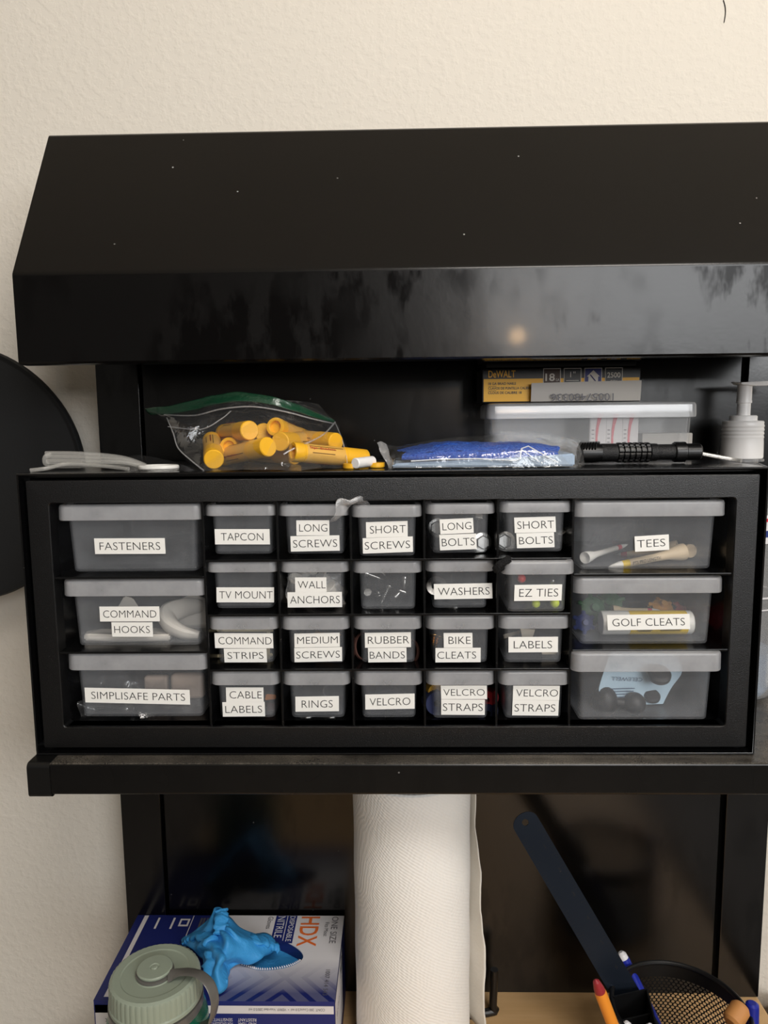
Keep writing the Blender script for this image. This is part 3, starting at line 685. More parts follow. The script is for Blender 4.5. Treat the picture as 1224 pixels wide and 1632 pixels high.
for l, a, b in (('silver screw sloping down from top left in the unlabelled small drawer', (585, 914, .05), (612, 924, .04)), ('silver screw high in the middle of the unlabelled small drawer', (606, 909, .06), (617, 920, .05)), ('silver screw standing tilted in the centre of the unlabelled small drawer', (620, 934, .034), (607, 962, .028)),
                ('silver screw upright left of centre in the unlabelled small drawer', (604, 950, .034), (602, 938, .036)), ('silver screw at the right of the unlabelled small drawer', (652, 946, .032), (634, 940, .04)), ('silver screw upright at the right of the unlabelled small drawer', (645, 922, .045), (644, 940, .036)), ('silver screw head low at the left of the unlabelled small drawer', (586, 944, .03), (580, 930, .05)), ('silver screw lying behind the centre of the unlabelled small drawer', (626, 955, .03), (638, 943, .04))):
    screw(l, P(*a), P(*b))
for l, a, b, m in (('brass screw upright at the left of the bike cleats drawer', (692, 1012, .03), (690, 1030, .026), 'brass'), ('brass screw leaning at the left edge of the bike cleats drawer', (698, 1014, .034), (694, 1032, .03), 'brass'), ('dark screw lying at the right of the long screws drawer', (552, 846, .05), (548, 872, .03), 'anodized_black'),
                   ('brass screw at the back of the medium screws drawer', (505, 1009, .06), (545, 1012, .05), 'brass')): screw(l, P(*a), P(*b), m, .002)
# wall anchors
for i, (x, y, Y, dx, l) in enumerate(((480, 918, .05, .6, 'white plastic anchor high at the left in the wall anchors drawer'), (530, 931, .045, -.6, 'white plastic anchor at the right in the wall anchors drawer'), (466, 940, .035, .2, 'white plastic anchor at the left edge in the wall anchors drawer'), (536, 950, .032, -.3, 'white plastic anchor low at the right in the wall anchors drawer'), (505, 945, .04, .9, 'white plastic anchor behind the two word labels in the wall anchors drawer'))):
    bm = B(); lathe(bm, [(.0001, -.016), (.0024, -.015), (.0042, .006), (.0044, .011), (.0064, .012), (.0064, .0135), (.0001, .0135)], 18, 0, axisM(P(x, y, Y), (dx, -.3, .5))); obj('wall_anchor', bm, 'hook_white', None, label=l, cat='anchor', group='wall anchors in the drawer')
baggie('clear bag of anchors filling the wall anchors drawer', sheetpts(458, 545, 916, 962, .03, .022, seed=8), 4, mat='milky_film', amp=.003)
# tie balls
for l, x, y, Y, r, m in (('red ball at the upper left in the ties drawer', 831, 922, .03, .0036, 'bead_red'), ('lime ball below the middle of the ties word label', 854, 962, .012, .0034, 'lime'), ('lime ball low at the right in the ties drawer', 884, 961, .014, .0038, 'lime'), ('clear pale ball at the upper right in the ties drawer', 881, 926, .03, .0028, 'metal_bright')):
    t = thing('tie_ball', l, 'ball tie', P(x, y, Y), 'ball ties in the drawer'); c = P(x, y, Y)
    bm = B(); sphere(bm, c, r); obj('ball', bm, m, t)
    bm = B(); tube(bm, spline([c+V((0, r*.8, 0)), c+V((-.002, .012, .002)), c+V((-.004, .024, .002)), c+V((0, .034, 0))], 5), .0011, 8); obj('cord', bm, m, t)
bm = B(); pts = spline([P(808, 908, .012), P(797, 904, -.002), P(791, 907, -.006), P(795, 901, -.009), P(803, 896, -.008), P(812, 890, -.006)], 5)
tube(bm, pts, [.0030]*len(pts), 10); 
for q in bm.verts: q.co += V((random.uniform(-1, 1), random.uniform(-1, 1), random.uniform(-1, 1)))*.0004
obj('twist_tie', bm, 'fuzzy_black', None, label='black fuzzy twist tie end poking out between the washers and ties drawers', cat='tie')
# flat strips, straps, papers
def slab(name, label, cat, m, pts, Y0, dY, grp=None, bev=.0006):
    bm = B(); loft(bm, [[P(x, y, Y0) for x, y in pts], [P(x, y, Y0+dY) for x, y in pts]]); bmesh.ops.recalc_face_normals(bm, faces=bm.faces)
    bmesh.ops.bevel(bm, geom=bm.edges[:], offset=bev, segments=2, affect='EDGES'); obj(name, bm, m, None, label=label, cat=cat, group=grp)
gs = 'adhesive strips in the drawer'
slab('adhesive_strip', 'pale tan adhesive strip lying level above the strips word labels', 'strip', 'tan_strip', [(345, 1003), (436, 1003), (436, 1007), (345, 1007)], .03, .03, gs)
slab('adhesive_strip', 'pale tan adhesive strip standing at the right end of the strips drawer', 'strip', 'tan_strip', [(425, 1000), (431, 1000), (430, 1050), (425, 1050)], .03, .06, gs)
slab('adhesive_strip', 'pale tan adhesive strip low behind the second strips word label', 'strip', 'tan_strip', [(344, 1043), (435, 1041), (435, 1046), (344, 1048)], .03, .04, gs)
slab('cable_tag', 'flat orange tag behind the right side of the cable labels drawer', 'tag', 'orange_tag', [(424, 1106), (440, 1107), (440, 1114), (422, 1116)], .03, .02, 'cable tags')
slab('cable_tag', 'flat brown tag lower at the right of the cable labels drawer', 'tag', 'band_brown', [(426, 1120), (438, 1121), (438, 1136), (426, 1136)], .035, .02, 'cable tags')
ringo('rubber_band', 'brown rubber band loop at the left in the rubber bands drawer', P(578, 1030, .03), (.8, -.6, .2), .010, .0112, .002, 'band_brown', 'rubber bands', 'rubber band')
ringo('rubber_band', 'brown rubber band loop at the right in the rubber bands drawer', P(656, 1038, .032), (-.8, -.6, .2), .009, .0102, .002, 'band_brown', 'rubber bands', 'rubber band')
slab('paper_label', 'cream paper tag standing above the labels word label', 'paper', 'paper_cream', [(829, 1002), (853, 1003), (850, 1013), (836, 1034)], .035, .002, 'papers in the labels drawer', .0003)
slab('paper_label', 'cream paper piece showing below the labels word label', 'paper', 'paper_cream', [(862, 1036), (888, 1038), (886, 1043), (864, 1043)], .03, .012, 'papers in the labels drawer', .0003)
slab('paper_label', 'long cream paper tag lying at the left in the labels drawer', 'paper', 'paper_cream', [(802, 1011), (828, 1005), (828, 1010), (803, 1018)], .05, .004, 'papers in the labels drawer', .0003)
gv = 'coloured hook and loop straps'
def roll(label, c, d, r, h, m):
    bm = B(); lathe(bm, [(r*.3, -h/2), (r*.96, -h/2), (r, -h/2+.0006), (r, h/2-.0006), (r*.96, h/2), (r*.3, h/2)], 26, 0, axisM(c, d), False, False); lathe(bm, [(r*.3, h/2), (r*.3, -h/2)], 26, 0, axisM(c, d), False, False)
    obj('strap_roll', bm, m, None, label=label, cat='strap', group=gv)
roll('yellow rolled strap at the upper left of the coloured straps drawer', P(692, 1100, .035), (.3, -1, .1), .007, .01, 'strap_yellow')
roll('navy rolled strap at the lower left of the coloured straps drawer', P(693, 1118, .03), (.3, -1, .1), .010, .012, 'strap_navy')
roll('red rolled strap at the right of the coloured straps drawer', P(778, 1113, .032), (-.3, -1, .1), .008, .012, 'strap_red')
roll('navy rolled strap at the lower right of the coloured straps drawer', P(778, 1134, .03), (-.2, -1, .1), .008, .012, 'strap_navy')
roll('dark rolled strap behind the word label of the single hook and loop drawer', P(620, 1125, .04), (.1, -1, .1), .016, .015, 'strap_dark')
roll('dark rolled strap at the left of the second straps drawer', P(830, 1120, .04), (.1, -1, .1), .015, .015, 'strap_dark')
roll('dark rolled strap at the right of the second straps drawer', P(875, 1120, .04), (-.1, -1, .1), .015, .015, 'strap_dark')
# scrap of film out of the top edge of two drawers
bm = B(); patch(bm, [[P(590, 803, .012), P(586, 798, .006), P(572, 789, .0015), P(569, 798, .001)], [P(583, 806, .010), P(572, 800, .001), P(556, 796, -.001), P(560, 804, .001)], [P(560, 805, .003), P(548, 806, -.0015), P(538, 797, -.003), P(537, 806, -.002)], [P(548, 820, .001), P(542, 818, -.002), P(535, 814, -.004), P(534, 818, -.003)], [P(530, 832, -.001), P(528, 833, -.002), P(527, 834, -.003), P(526, 835, -.003)]], 5, 5, 0, .0015, 150)
obj('film_scrap', bm, 'milky_film', None, label='torn scrap of clear film hanging out over the front lips of the two screws drawers', cat='film scrap', angle=3)

# ------------------------------------------------------------------ on top of the organizer
TOP = OH+.0002
# zip bag with yellow balm tubes
zb = thing('zip_bag', 'clear zip bag with green seal strip full of yellow tubes on the organizer', 'bag', V((P(420, 700, .06).x, .06, TOP)))
front = [[P(x, y, Y) for x, y, Y in r] for r in (
    [(234, 655, .105), (270, 657, .09), (310, 650, .075), (345, 641, .066), (385, 636, .060), (430, 640, .060), (470, 652, .066), (505, 664, .076), (534, 673, .088)],
    [(266, 668, .085), (286, 672, .066), (318, 668, .052), (350, 664, .045), (390, 660, .040), (432, 662, .040), (474, 672, .046), (508, 680, .056), (540, 684, .070)],
    [(276, 690, .06), (296, 698, .042), (326, 700, .030), (358, 700, .024), (396, 700, .02), (438, 702, .02), (480, 706, .024), (515, 712, .034), (546, 708, .05)],
    [(284, 714, .04), (306, 722, .028), (332, 728, .018), (362, 730, .012), (400, 730, .010), (440, 730, .010), (484, 732, .014), (520, 732, .02), (551, 730, .034)],
    [(322, 750, .014), (330, 751, .011), (346, 751.5, .008), (370, 751.5, .006), (402, 751, .006), (442, 750.5, .006), (486, 750, .008), (522, 749.5, .010), (554, 746, .022)])]
for r in front:
    for p in r: p.z = max(p.z, TOP+.0006)
bm = B(); patch(bm, front, 5, 6, 0, .0022, 60, 0, 2); obj('front_film', bm, 'clear_film', zb, angle=3)
back = [[p.copy() for p in front[0]], [P(268, 675, .12), P(290, 668, .13), P(318, 660, .135), P(350, 655, .138), P(390, 652, .138), P(432, 656, .138), P(474, 664, .135), P(508, 676, .13), P(542, 690, .12)],
        [V((P(290+33*i, 720, .13).x, .135, TOP+.012)) for i in range(9)], [V((P(300+31*i, 740, .12).x, .12, TOP+.0008)) for i in range(9)], [V((P(322+29*i, 745, .06).x, .06, TOP+.0006)) for i in range(9)], [p.copy() for p in front[-1]]]
bm = B(); patch(bm, back, 5, 5, 0, .0015, 60, 0, 8); obj('back_film', bm, 'clear_film', zb, angle=3)
zs = [[P(x, y, Y) for x, y, Y in r] for r in (
    [(231, 651, .110), (262, 648, .094), (300, 640, .080), (338, 631, .069), (374, 625, .062), (410, 628, .060), (440, 634, .060), (470, 643, .066), (505, 658, .078), (533, 670, .09)],
    [(233, 655, .1095), (262, 656, .093), (302, 648, .079), (340, 638, .068), (376, 632, .061), (410, 634, .059), (440, 641, .059), (470, 650, .065), (505, 664, .077), (534, 673, .089)],
    [(240, 661, .108), (268, 660, .091), (306, 654, .077), (342, 645, .066), (378, 640, .059), (412, 642, .058), (442, 648, .058), (472, 656, .064), (506, 667, .076), (534, 674, .088)])]
bm = B(); patch(bm, zs[:3], 5, 4, .0005, .0006, 70, 0, 1); obj('zip_strip', bm, 'zip_film', zb, angle=3, label='green zip seal strip')
def seam(name, pts, parent, r=.0005, m='milky_film'):
    q = [P(*p) for p in pts]; bm = B(); tube(bm, q if m == 'crease_white' else spline(q, 6), r, 6); obj(name, bm, m, parent)
seam('side_seam', [(266, 666, .086), (276, 690, .06), (284, 714, .04), (306, 735, .022), (325, 750, .014)], zb)
seam('side_seam', [(534, 673, .088), (545, 700, .055), (552, 728, .034), (554, 746, .022)], zb)
seam('fold_crease', [(534, 673, .086), (516, 692, .05), (490, 706, .024), (466, 716, .014), (452, 724, .010)], zb, .0007)
seam('fold_crease', [(262, 661, .090), (310, 662, .064), (352, 652, .050), (400, 648, .045), (450, 655, .047), (500, 668, .060), (532, 675, .084)], zb, .0006)
seam('fold_crease', [(268, 680, .068), (320, 684, .036), (352, 668, .038), (368, 655, .045)], zb, .0004)
# upper skirt of film right of the seal
bm = B(); patch(bm, [[P(452, 637, .062), P(482, 640, .07), P(508, 644, .078)], [P(478, 648, .068), P(506, 654, .076), P(522, 660, .083)], [P(500, 660, .076), P(520, 667, .082), P(535, 673, .088)]], 4, 4, 0, .0008, 60); obj('seal_flap', bm, 'clear_film', zb, angle=3)
def balm(label, cap, base, flip=False, rot=0):
    cap, base = V(cap), V(base); d = (cap-base).normalized(); R_ = .0079; L = .067
    o = cap-d*L
    t = thing('balm_tube', label, 'tube', o, 'yellow balm tubes in the zip bag')
    Mx = axisM(o, d, V((math.sin(rot), .1, math.cos(rot)))); t.matrix_world = Mx.copy()
    key = 'dial end' if flip else 'cap end'
    return t, Mx
proto = {}
def balm_parts(t, Mx):
    R_ = .0079
    if not proto:
        WL['tmp'] = V((0, 0, 0))
        bm = B(); lathe(bm, [(.0001, .0669), (R_*.9, .0670), (R_*.985, .0662), (R_, .0645), (R_, .046), (R_*.97, .0457)], 32); proto['cap'] = obj('cap', bm, 'balm_yellow', None, origin=(0, 0, 0))
        bm = B(); lathe(bm, [(R_*.955, .0457), (R_*.955, .0085), (R_*.8, .0082)], 32, 0, None, False, False)
        lathe(bm, [(R_*.965, .044), (R_*.965, .010)], 32, 1, None, False, False)
        for k, (z0, ln, ang) in enumerate(((.012, .030, 0.0), (.013, .022, .25), (.012, .028, .5), (.014, .02, .75), (.012, .03, 2.2), (.012, .026, 2.45), (.014, .018, 2.7), (.012, .03, 4.2), (.014, .02, 4.45), (.012, .028, 4.7))):
            n = V((math.cos(ang), math.sin(ang), 0)); tq = V((-math.sin(ang), math.cos(ang), 0))
            if k in (2, 5, 8): text(bm, 'BEESWAX LIP BALM' if False else 'lip balm', n*R_*.985+V((0, 0, z0))-tq*.001, V((0, 0, 1)), -tq, ln*.8, .0026, 3)
            else: quad(bm, n*R_*.972+V((0, 0, z0)), V((0, 0, 1)), -tq, ln, .0007, .0001, 2)
        proto['body'] = obj('body', bm, ['balm_yellow', 'balm_label', 'balm_text', 'balm_red'], None, origin=(0, 0, 0))
        bm = B(); lathe(bm, [(.0001, .0035), (R_*.6, .0035), (R_*.62, .0005), (R_*.68, 0), (R_*.93, 0), (R_, .0008), (R_, .0072), (R_*.95, .0084)], 32, 0, None, True, False, lambda k, n, i: .985 if (i in (5, 6) and k % 2) else 1); proto['dial'] = obj('dial', bm, 'balm_yellow', None, origin=(0, 0, 0))
        src = list(proto.values())
    else:
        src = [o.copy() for o in proto.values()]
        for o in src: COL.objects.link(o)
    for o in src: o.parent = t; o.location = (0, 0, 0); o.rotation_euler = (0, 0, 0)
def tb(label, far, near, dial=False, rot=0):
    """near = the end nearer the viewer; dial = that end is the twist dial"""
    far, near = V(far), V(near); far.z = max(far.z, TOP+.0083); near.z = max(near.z, TOP+.0083); d = (near-far).normalized()
    if dial: capP = near-d*.067; t, Mx = balm(label, capP, near, True, rot)
    else: t, Mx = balm(label, near, far, False, rot)
    balm_parts(t, Mx)
tb('yellow balm tube standing cap down at the left corner of the zip bag', P(338, 706, .070), P(341, 739, .016))
tb('yellow balm tube lying in front of the pile with its cap to the upper right', P(357, 743, .060), P(428, 712, .014), rot=.4)
tb('yellow balm tube high at the left of the pile, round cap facing out', P(360, 690, .085), P(398, 686, .032))
tb('yellow balm tube behind the topmost left tube with only its cap showing', P(432, 702, .110), P(420, 689, .056))
tb('yellow balm tube high in the pile with its hollow dial end facing left', P(478, 696, .090), P(438, 680, .044), True)
tb('yellow balm tube in the middle of the pile with its cap end facing left', P(484, 703, .075), P(446, 704, .032))
tb('yellow balm tube under the pile with its ridged dial end at the far left', P(398, 714, .095), P(364, 712, .046), True)
tb('yellow balm tube at the right with its hollow dial end beside the bag crease', P(545, 733, .042), P(466, 720, .018), True, 1.2)
tb('yellow balm tube lying behind the right tube with red lettering showing', P(484, 700, .080), P(536, 705, .050), rot=1.0)
tb('yellow balm tube lying flat on the organizer at the bottom of the pile', P(412, 743, .100), P(470, 742, .062))

# loose bits between bag and cloth
bm = B(); c = P(567, 742, .02); lathe(bm, [(.0001, 0), (.0036, 0), (.0042, .0006), (.0042, .022), (.0001, .022)], 20, 0, axisM(V((c.x, .012, TOP+.0046)), (.55, .8, .02))); obj('clear_plug', bm, 'pump_plastic', None, label='small translucent plastic plug lying between the zip bag and the wrapped cloth', cat='plug')
for (x, Y, l) in ((560, .02, 'yellow cap lying left of the small translucent plug'), (600, .03, 'yellow cap lying right of the small translucent plug')):
    bm = B(); c = P(x, 745, Y); lathe(bm, [(.0001, 0), (.006, 0), (.0066, .0008), (.0066, .004), (.0001, .004)], 24, 0, Matrix.Translation((c.x, Y, TOP))); obj('yellow_cap', bm, 'balm_yellow', None, label=l, cat='cap', group='loose yellow caps')

# flat cable bundle and little bag with ring
cb = thing('cable_bundle', 'folded pale grey cord bundle on the left end of the organizer', 'cord', V((-.22, .05, TOP)))
for k, (dy, dz) in enumerate(((0, .0032), (.004, .0095), (-.004, .0065), (.008, .0125))):
    bm = B(); y0 = .04+dy
    pts = [V((P(232, 740, y0).x, y0, TOP+.002)), V((P(200, 740, y0).x, y0, TOP+.003+dz*.4)), V((P(160, 740, y0).x, y0, TOP+dz*.8+.001)), V((P(118, 735, y0).x, y0-.002, TOP+dz)), V((P(80-k, 735, y0).x, y0-.004, TOP+dz+.0004))]
    tube(bm, spline(pts, 6), .0021, 8, 0, True); obj('strand', bm, 'cord_grey', cb)
bm = B(); tube(bm, spline([V((P(79, 735, .04).x, .038, TOP+.0036)), V((P(75, 735, .04).x, .037, TOP+.006)), V((P(76, 735, .04).x, .037, TOP+.0105)), V((P(82, 735, .04).x, .04, TOP+.0125))], 6), .0021, 8); obj('bend', bm, 'cord_grey', cb)
bm = B(); tube(bm, spline([V((P(52, 750, .02).x, .016, TOP+.0012)), V((P(75, 747, .02).x, .02, TOP+.0025)), V((P(105, 744, .03).x, .03, TOP+.005)), V((P(150, 745, .03).x, .03, TOP+.004)), V((P(205, 748, .02).x, .02, TOP+.0015))], 6), .0016, 8); obj('loose_end', bm, 'cord_grey', cb)
baggie('small crumpled clear bag beside the pale cord bundle on the organizer', [[P(196, 731, .10), P(212, 728, .105), P(240, 729, .105), P(262, 734, .10)], [P(193, 737, .07), P(215, 726, .075), P(250, 731, .07), P(285, 738, .07)], [P(196, 746, .035), P(220, 742, .035), P(256, 742, .035), P(300, 745, .04)], [P(200, 751, .014), P(228, 751, .010), P(262, 751, .010), P(310, 750, .016)]], 6, mat='clear_film', amp=.001)
bm = B(); c = V((P(253, 745, .03).x, .030, TOP+.0012))
loft(bm, [[c+V((rr*1.3*math.cos(2*PI*k/30), rr*.9*math.sin(2*PI*k/30), z)) for k in range(30)] for rr, z in ((.0125, 0), (.0125, .0015), (.0118, .0025), (.0085, .0025), (.0078, .0015), (.0078, 0))], False, False, True, 0, True); bmesh.ops.recalc_face_normals(bm, faces=bm.faces)
obj('white_ring', bm, 'white_plastic', None, label='flat white oval ring inside the small clear bag left of the zip bag', cat='ring')

# wrapped blue cloth
pc = thing('wrapped_cloth', 'blue microfibre cloth folded in a clear wrapper on the organizer front', 'cloth', V((P(755, 730, .05).x, .05, TOP)))
ca, cb_ = P(640, 725, .03).x, P(884, 722, .03).x
bm = B(); rows = []
for j in range(7):
    y = .018+.066*j/6; row = []
    for i in range(9):
        x = ca+(cb_-ca)*i/8+.004*math.sin(j*1.3); e = min(1, min(i, 8-i)/1.2); f = min(1, min(j, 6-j)/1.0)
        row.append(V((x, y, TOP+.0065+(.0105+.004*math.sin(i*.8)*.4+.0035*i/8)*max(.62, e)*max(.55, f)*(.86+.14*i/8))))
    rows.append(row)
patch(bm, rows, 5, 5, 0, .0012, 200); 
bl_ = [[V((p.x, p.y, TOP+.0068)) for p in r] for r in (rows[0], rows[-1])]
bm2 = B(); loft(bm, [[V((p.x, p.y-.0005, p.z)) for p in spline(rows[0], 5)], [V((p.x, p.y-.003, (p.z+TOP+.0068)/2)) for p in spline(rows[0], 5)], [V((p.x, p.y, TOP+.0066)) for p in spline(rows[0], 5)]], False, False, False)
obj('cloth', bm, 'blue_cloth', pc, angle=3)
bm2.free(); bm = B(); loft(bm, [[V((ca-.008, y, TOP+.0008)) if False else V((x, y, z)) for x, z in ((ca-.008, TOP+.0010), (cb_+.012, TOP+.0008), (cb_+.012, TOP+.0105), (ca+.07, TOP+.0068), (ca-.006, TOP+.0040))] for y in (.0122, .088)]); bmesh.ops.recalc_face_normals(bm, faces=bm.faces); bmesh.ops.bevel(bm, geom=bm.edges[:], offset=.0012, segments=2, affect='EDGES'); obj('inner_fold', bm, 'pale_blue_cloth', pc, label='pale blue lower fold')
bm = B(); patch(bm, [[P(606, 704, .06), P(612, 716, .05), P(622, 738, .03), P(616, 750, .014)], [P(636, 712, .075), P(632, 712, .05), P(634, 726, .016), P(640, 750, .009)], [P(700, 700, .08), P(700, 704, .05), P(700, 718, .014), P(700, 749, .008)], [P(770, 694, .085), P(770, 700, .05), P(770, 714, .013), P(770, 748.5, .008)], [P(840, 692, .085), P(840, 698, .05), P(840, 710, .013), P(840, 748, .008)], [P(888, 698, .08), P(892, 702, .05), P(896, 716, .016), P(895, 747, .009)], [P(916, 702, .075), P(922, 708, .05), P(928, 722, .035), P(918, 745, .014)]], 6, 6, 0, .0016, 130, 0, 3)
for q in bm.verts: q.co.z = max(q.co.z, TOP+.0004)
obj('wrapper', bm, 'crinkle_film', pc, angle=3)
seam('wrapper_crease', [(655, 735, .0105), (700, 732, .0105), (760, 731, .0105), (822, 734, .010), (829, 732, .010), (831, 715, .012)], pc, .0006, 'crease_white')
seam('wrapper_crease', [(831, 715, .012), (842, 711, .013), (870, 727, .010), (890, 737, .010)], pc, .0005, 'crease_white')
seam('wrapper_crease', [(832, 717, .012), (846, 727, .010), (860, 736, .009)], pc, .0004, 'crease_white')
bm = B(); patch(bm, [[P(600, 707, .03), P(609, 725, .026), P(618, 746, .02)], [P(607, 705, .032), P(616, 722, .028), P(626, 748, .02)], [P(616, 706, .034), P(621, 722, .03), P(632, 744, .024)]], 5, 5, 0, .0015, 160); obj('wrapper_tab', bm, 'milky_film', pc, angle=3)
bm = B(); patch(bm, [[P(884, 702, .05), P(890, 720, .03), P(892, 746, .012)], [P(900, 698, .055), P(906, 714, .03), P(908, 746, .014)], [P(918, 696, .06), P(926, 712, .04), P(930, 745, .02)]], 6, 6, 0, .0035, 130); obj('wrapper_tab', bm, 'crinkle_film', pc, angle=3)

# clear storage box with lid
x0, x1 = P(776, 690, .085).x, P(1113, 690, .085).x; zl = P(950, 662, .085).z; zt = P(950, 641, .085).z
cbx = thing('clear_box', 'long clear plastic storage box with lid behind the flashlight', 'box', ((x0+x1)/2, .12, TOP))
R2 = lambda i, z: rrect(x0+i, x1-i, .085+i, .150-i, .007, z)
bm = B(); loft(bm, [R2(.006, TOP+.0002), R2(.0045, TOP+.0025), R2(.0035, zl), R2(.005, zl), R2(.006, TOP+.004), R2(.008, TOP+.0025)], True, True); bmesh.ops.recalc_face_normals(bm, faces=bm.faces); obj('box_body', bm, 'clear_box', cbx)
bm = B(); loft(bm, [R2(.0017, zl-.0025), R2(.0003, zl-.002), R2(0, zl), R2(.0002, zt-.003), R2(.0012, zt-.0008), R2(.003, zt), R2(.006, zt+.0002), R2(.008, zt-.0014), R2(.003, zt-.0025), R2(.0017, zl-.001)], False, False, True, 0, True)
loft(bm, [R2(.0055, zt-.0002), R2(.02, zt-.0002)], False, True); bmesh.ops.recalc_face_normals(bm, faces=bm.faces); obj('lid', bm, 'box_lid_film', cbx)
for k, x in enumerate((952, 977, 1003)):
    bm = B(); c = P(x, 690, .096); bx(bm, c.x-.0075, c.x+.0075, .094, .100, TOP+.005, zl+.006, .0014)
    ring = []
    loft(bm, [[V((c.x-.001+.0032*(s), y, z)) for s, z in ((-1.0+.9, TOP+.008), (.3, TOP+.008), (.2, TOP+.02), (.55, TOP+.030), (1.5, zl+.001), (.2, zl+.001), (-.3, TOP+.026), (-.35, TOP+.016))] for y in (.0938, .0936)], True, True, True, 1); 
    for q in range(5): quad(bm, V((c.x-.0055, .0938, TOP+.012+.0035*q)), V((1, 0, 0)), V((0, 0, 1)), .0022, .0007, .0002, 2)
    obj('blister_pack', bm, ['box_white', 'pink_red', 'box_print'], None, label='white and pink packet in the clear box, '+('nearest the blue cloth', 'between two others alike', 'farthest from the blue cloth')[k], cat='packet', group='packets in the clear box', smooth=False)
bm = B(); c0, c1 = P(1020, 715, .12).x, P(1100, 715, .12).x; bx(bm, c0, c1, .115, .135, TOP+.004, P(1060, 690, .12).z, .001); obj('folded_card', bm, 'tag_grey', None, label='pale card lying inside the right end of the clear storage box', cat='card')

# nail cartons on the box
def icon(bm, o, wd, ht, m): 
    quad(bm, o, V((1, 0, 0)), V((0, 0, 1)), wd, ht, .0002, 0); quad(bm, o+V((wd*.04, -.0002, ht*.04)), V((1, 0, 0)), V((0, 0, 1)), wd*.92, ht*.92, .0002, m)
def carton(name, label, Y, xa, xb, za, zb, depth, prt):
    t = thing(name, label, 'carton', ((xa+xb)/2, Y+depth/2, za), 'nail cartons')
    bm = B(); bx(bm, xa, xb, Y, Y+depth, za, zb, .0012); obj('carton_body', bm, 'carton_black', t)
    bm = B(); H_ = zb-za; y = Y-.0002; W_ = xb-xa; ex, ez = V((1, 0, 0)), V((0, 0, 1))
    quad(bm, (xa+.0015, y, za+.001), ex, ez, W_-.003, H_*.66, .0003, 1)
    if not prt:
        text(bm, '18 GA BRAD NAILS  CLAVOS DE PUNTILLA', (xa+.0055, y-.0006, za+.0012), ex, ez, .042, .0020, 6, .015)
        for k in range(5): quad(bm, (xa+W_*.62+k*.0085, y-.0004, za+.001), ex, ez, .005, .0035, .0002, 0 if k % 2 else 2)
    if prt:
        y -= .0006
        text(bm, 'DeWALT', (xa+.0055, y, za+H_*.73), ex, ez, .0235, .0062, 1, .012)
        text(bm, '18 GA BRAD NAILS', (xa+.0055, y, za+H_*.52), ex, ez, .024, .0022, 6, .015); text(bm, 'CLAVOS DE PUNTILLA CALIBRE 18', (xa+.0055, y, za+H_*.385), ex, ez, .041, .0022, 6, .015); text(bm, 'CLOUS DE CALIBRE 18', (xa+.0055, y, za+H_*.255), ex, ez, .029, .0022, 6, .015)
        for q in (.475, .345): quad(bm, (xa+.0055, y, za+H_*q), ex, ez, .007, .0003, .0001, 6)
        iw, ih = .0152, .0185
        for k, m in enumerate((3, 2, 4, 2)):
            o = V((xa+W_*.385+k*.0178, y+.0002, za+H_*.36)); icon(bm, o, iw, ih, m)
            yy = y-.0005
            if k == 0: text(bm, '18', (o.x+.0018, yy, o.z+.0075), ex, ez, .0082, .0066, 0, .02); text(bm, 'GA', (o.x+.0108, yy, o.z+.0075), ex, ez, .0032, .0022, 0)
            if k == 1: text(bm, '1"', (o.x+.0055, yy, o.z+.0105), ex, ez, .0045, .0050, 0); quad(bm, (o.x+.002, yy, o.z+.0075), ex, ez, .011, .0005, .0001, 0)
            if k == 2:
                hs = [(.002, .011), (.0076, .0165), (.0132, .011), (.0118, .011), (.0118, .004), (.0034, .004), (.0034, .011)]
                bm.faces.new([bm.verts.new((o.x+px, yy, o.z+pz)) for px, pz in reversed(hs)]).material_index = 0
                tube(bm, [(o.x+.005, yy-.0003, o.z+.0125), (o.x+.0095, yy-.0003, o.z+.0072)], .0004, 6, 4)
            if k == 3: text(bm, '2500', (o.x+.0018, yy, o.z+.0098), ex, ez, .0114, .0046, 0, .015); text(bm, 'QTY', (o.x+.0045, yy, o.z+.0045), ex, ez, .006, .0032, 0)
    obj('printed_face', bm, ['carton_white', 'carton_yellow', 'carton_black', 'carton_brown', 'carton_blue', 'carton_white', 'carton_black'], t, smooth=False)
    return t
CY = .098; xa, xb = P(768, 615, CY).x, P(1021, 615, CY).x
za = zt+.0006; zb_ = P(890, 586, CY).z
carton('nail_carton', 'yellow and black nail carton resting on the clear storage box', CY, xa, xb, za, zb_, .045, True)
bm = B(); bx(bm, xa+.004, xb-.003, CY+.004, CY+.046, zb_+.0004, zb_+.0054, .001); obj('flat_spacer', bm, 'wire_black', None, label='flat black spacer filling the gap between the two nail cartons', cat='case')  # black spacer filling the dark gap between the cartons
carton('nail_carton', 'upper yellow and black nail carton mostly hidden behind the hood edge', CY+.002, xa+.001, xb+.001, zb_+.0057, zb_+.0467, .045, False)
c0 = P(846, 642, .093); c1 = P(1022, 641, .093); bm = B()
patch(bm, [[V((c0.x+(c1.x-c0.x)*i/6, .0930-.002*math.sin(q*1.4)+(.003*(i/6)**3), zt+.0012+(.0158+.0015*i/6)*q)) for i in range(7)] for q in (0, .33, .66, 1)], 3, 3, .0005)
o_ = V((P(978, 630, .0895).x, .0897, P(978, 626.5, .0897).z)); text(bm, '10057480336', o_, V((-1, 0, 0)), V((0, 0, -1)), .0535, .0064, 1)
obj('paper_tag', bm, ['tag_grey', 'box_print'], None, label='pale grey paper strip with upside-down numbers leaning on the nail carton', cat='tag')

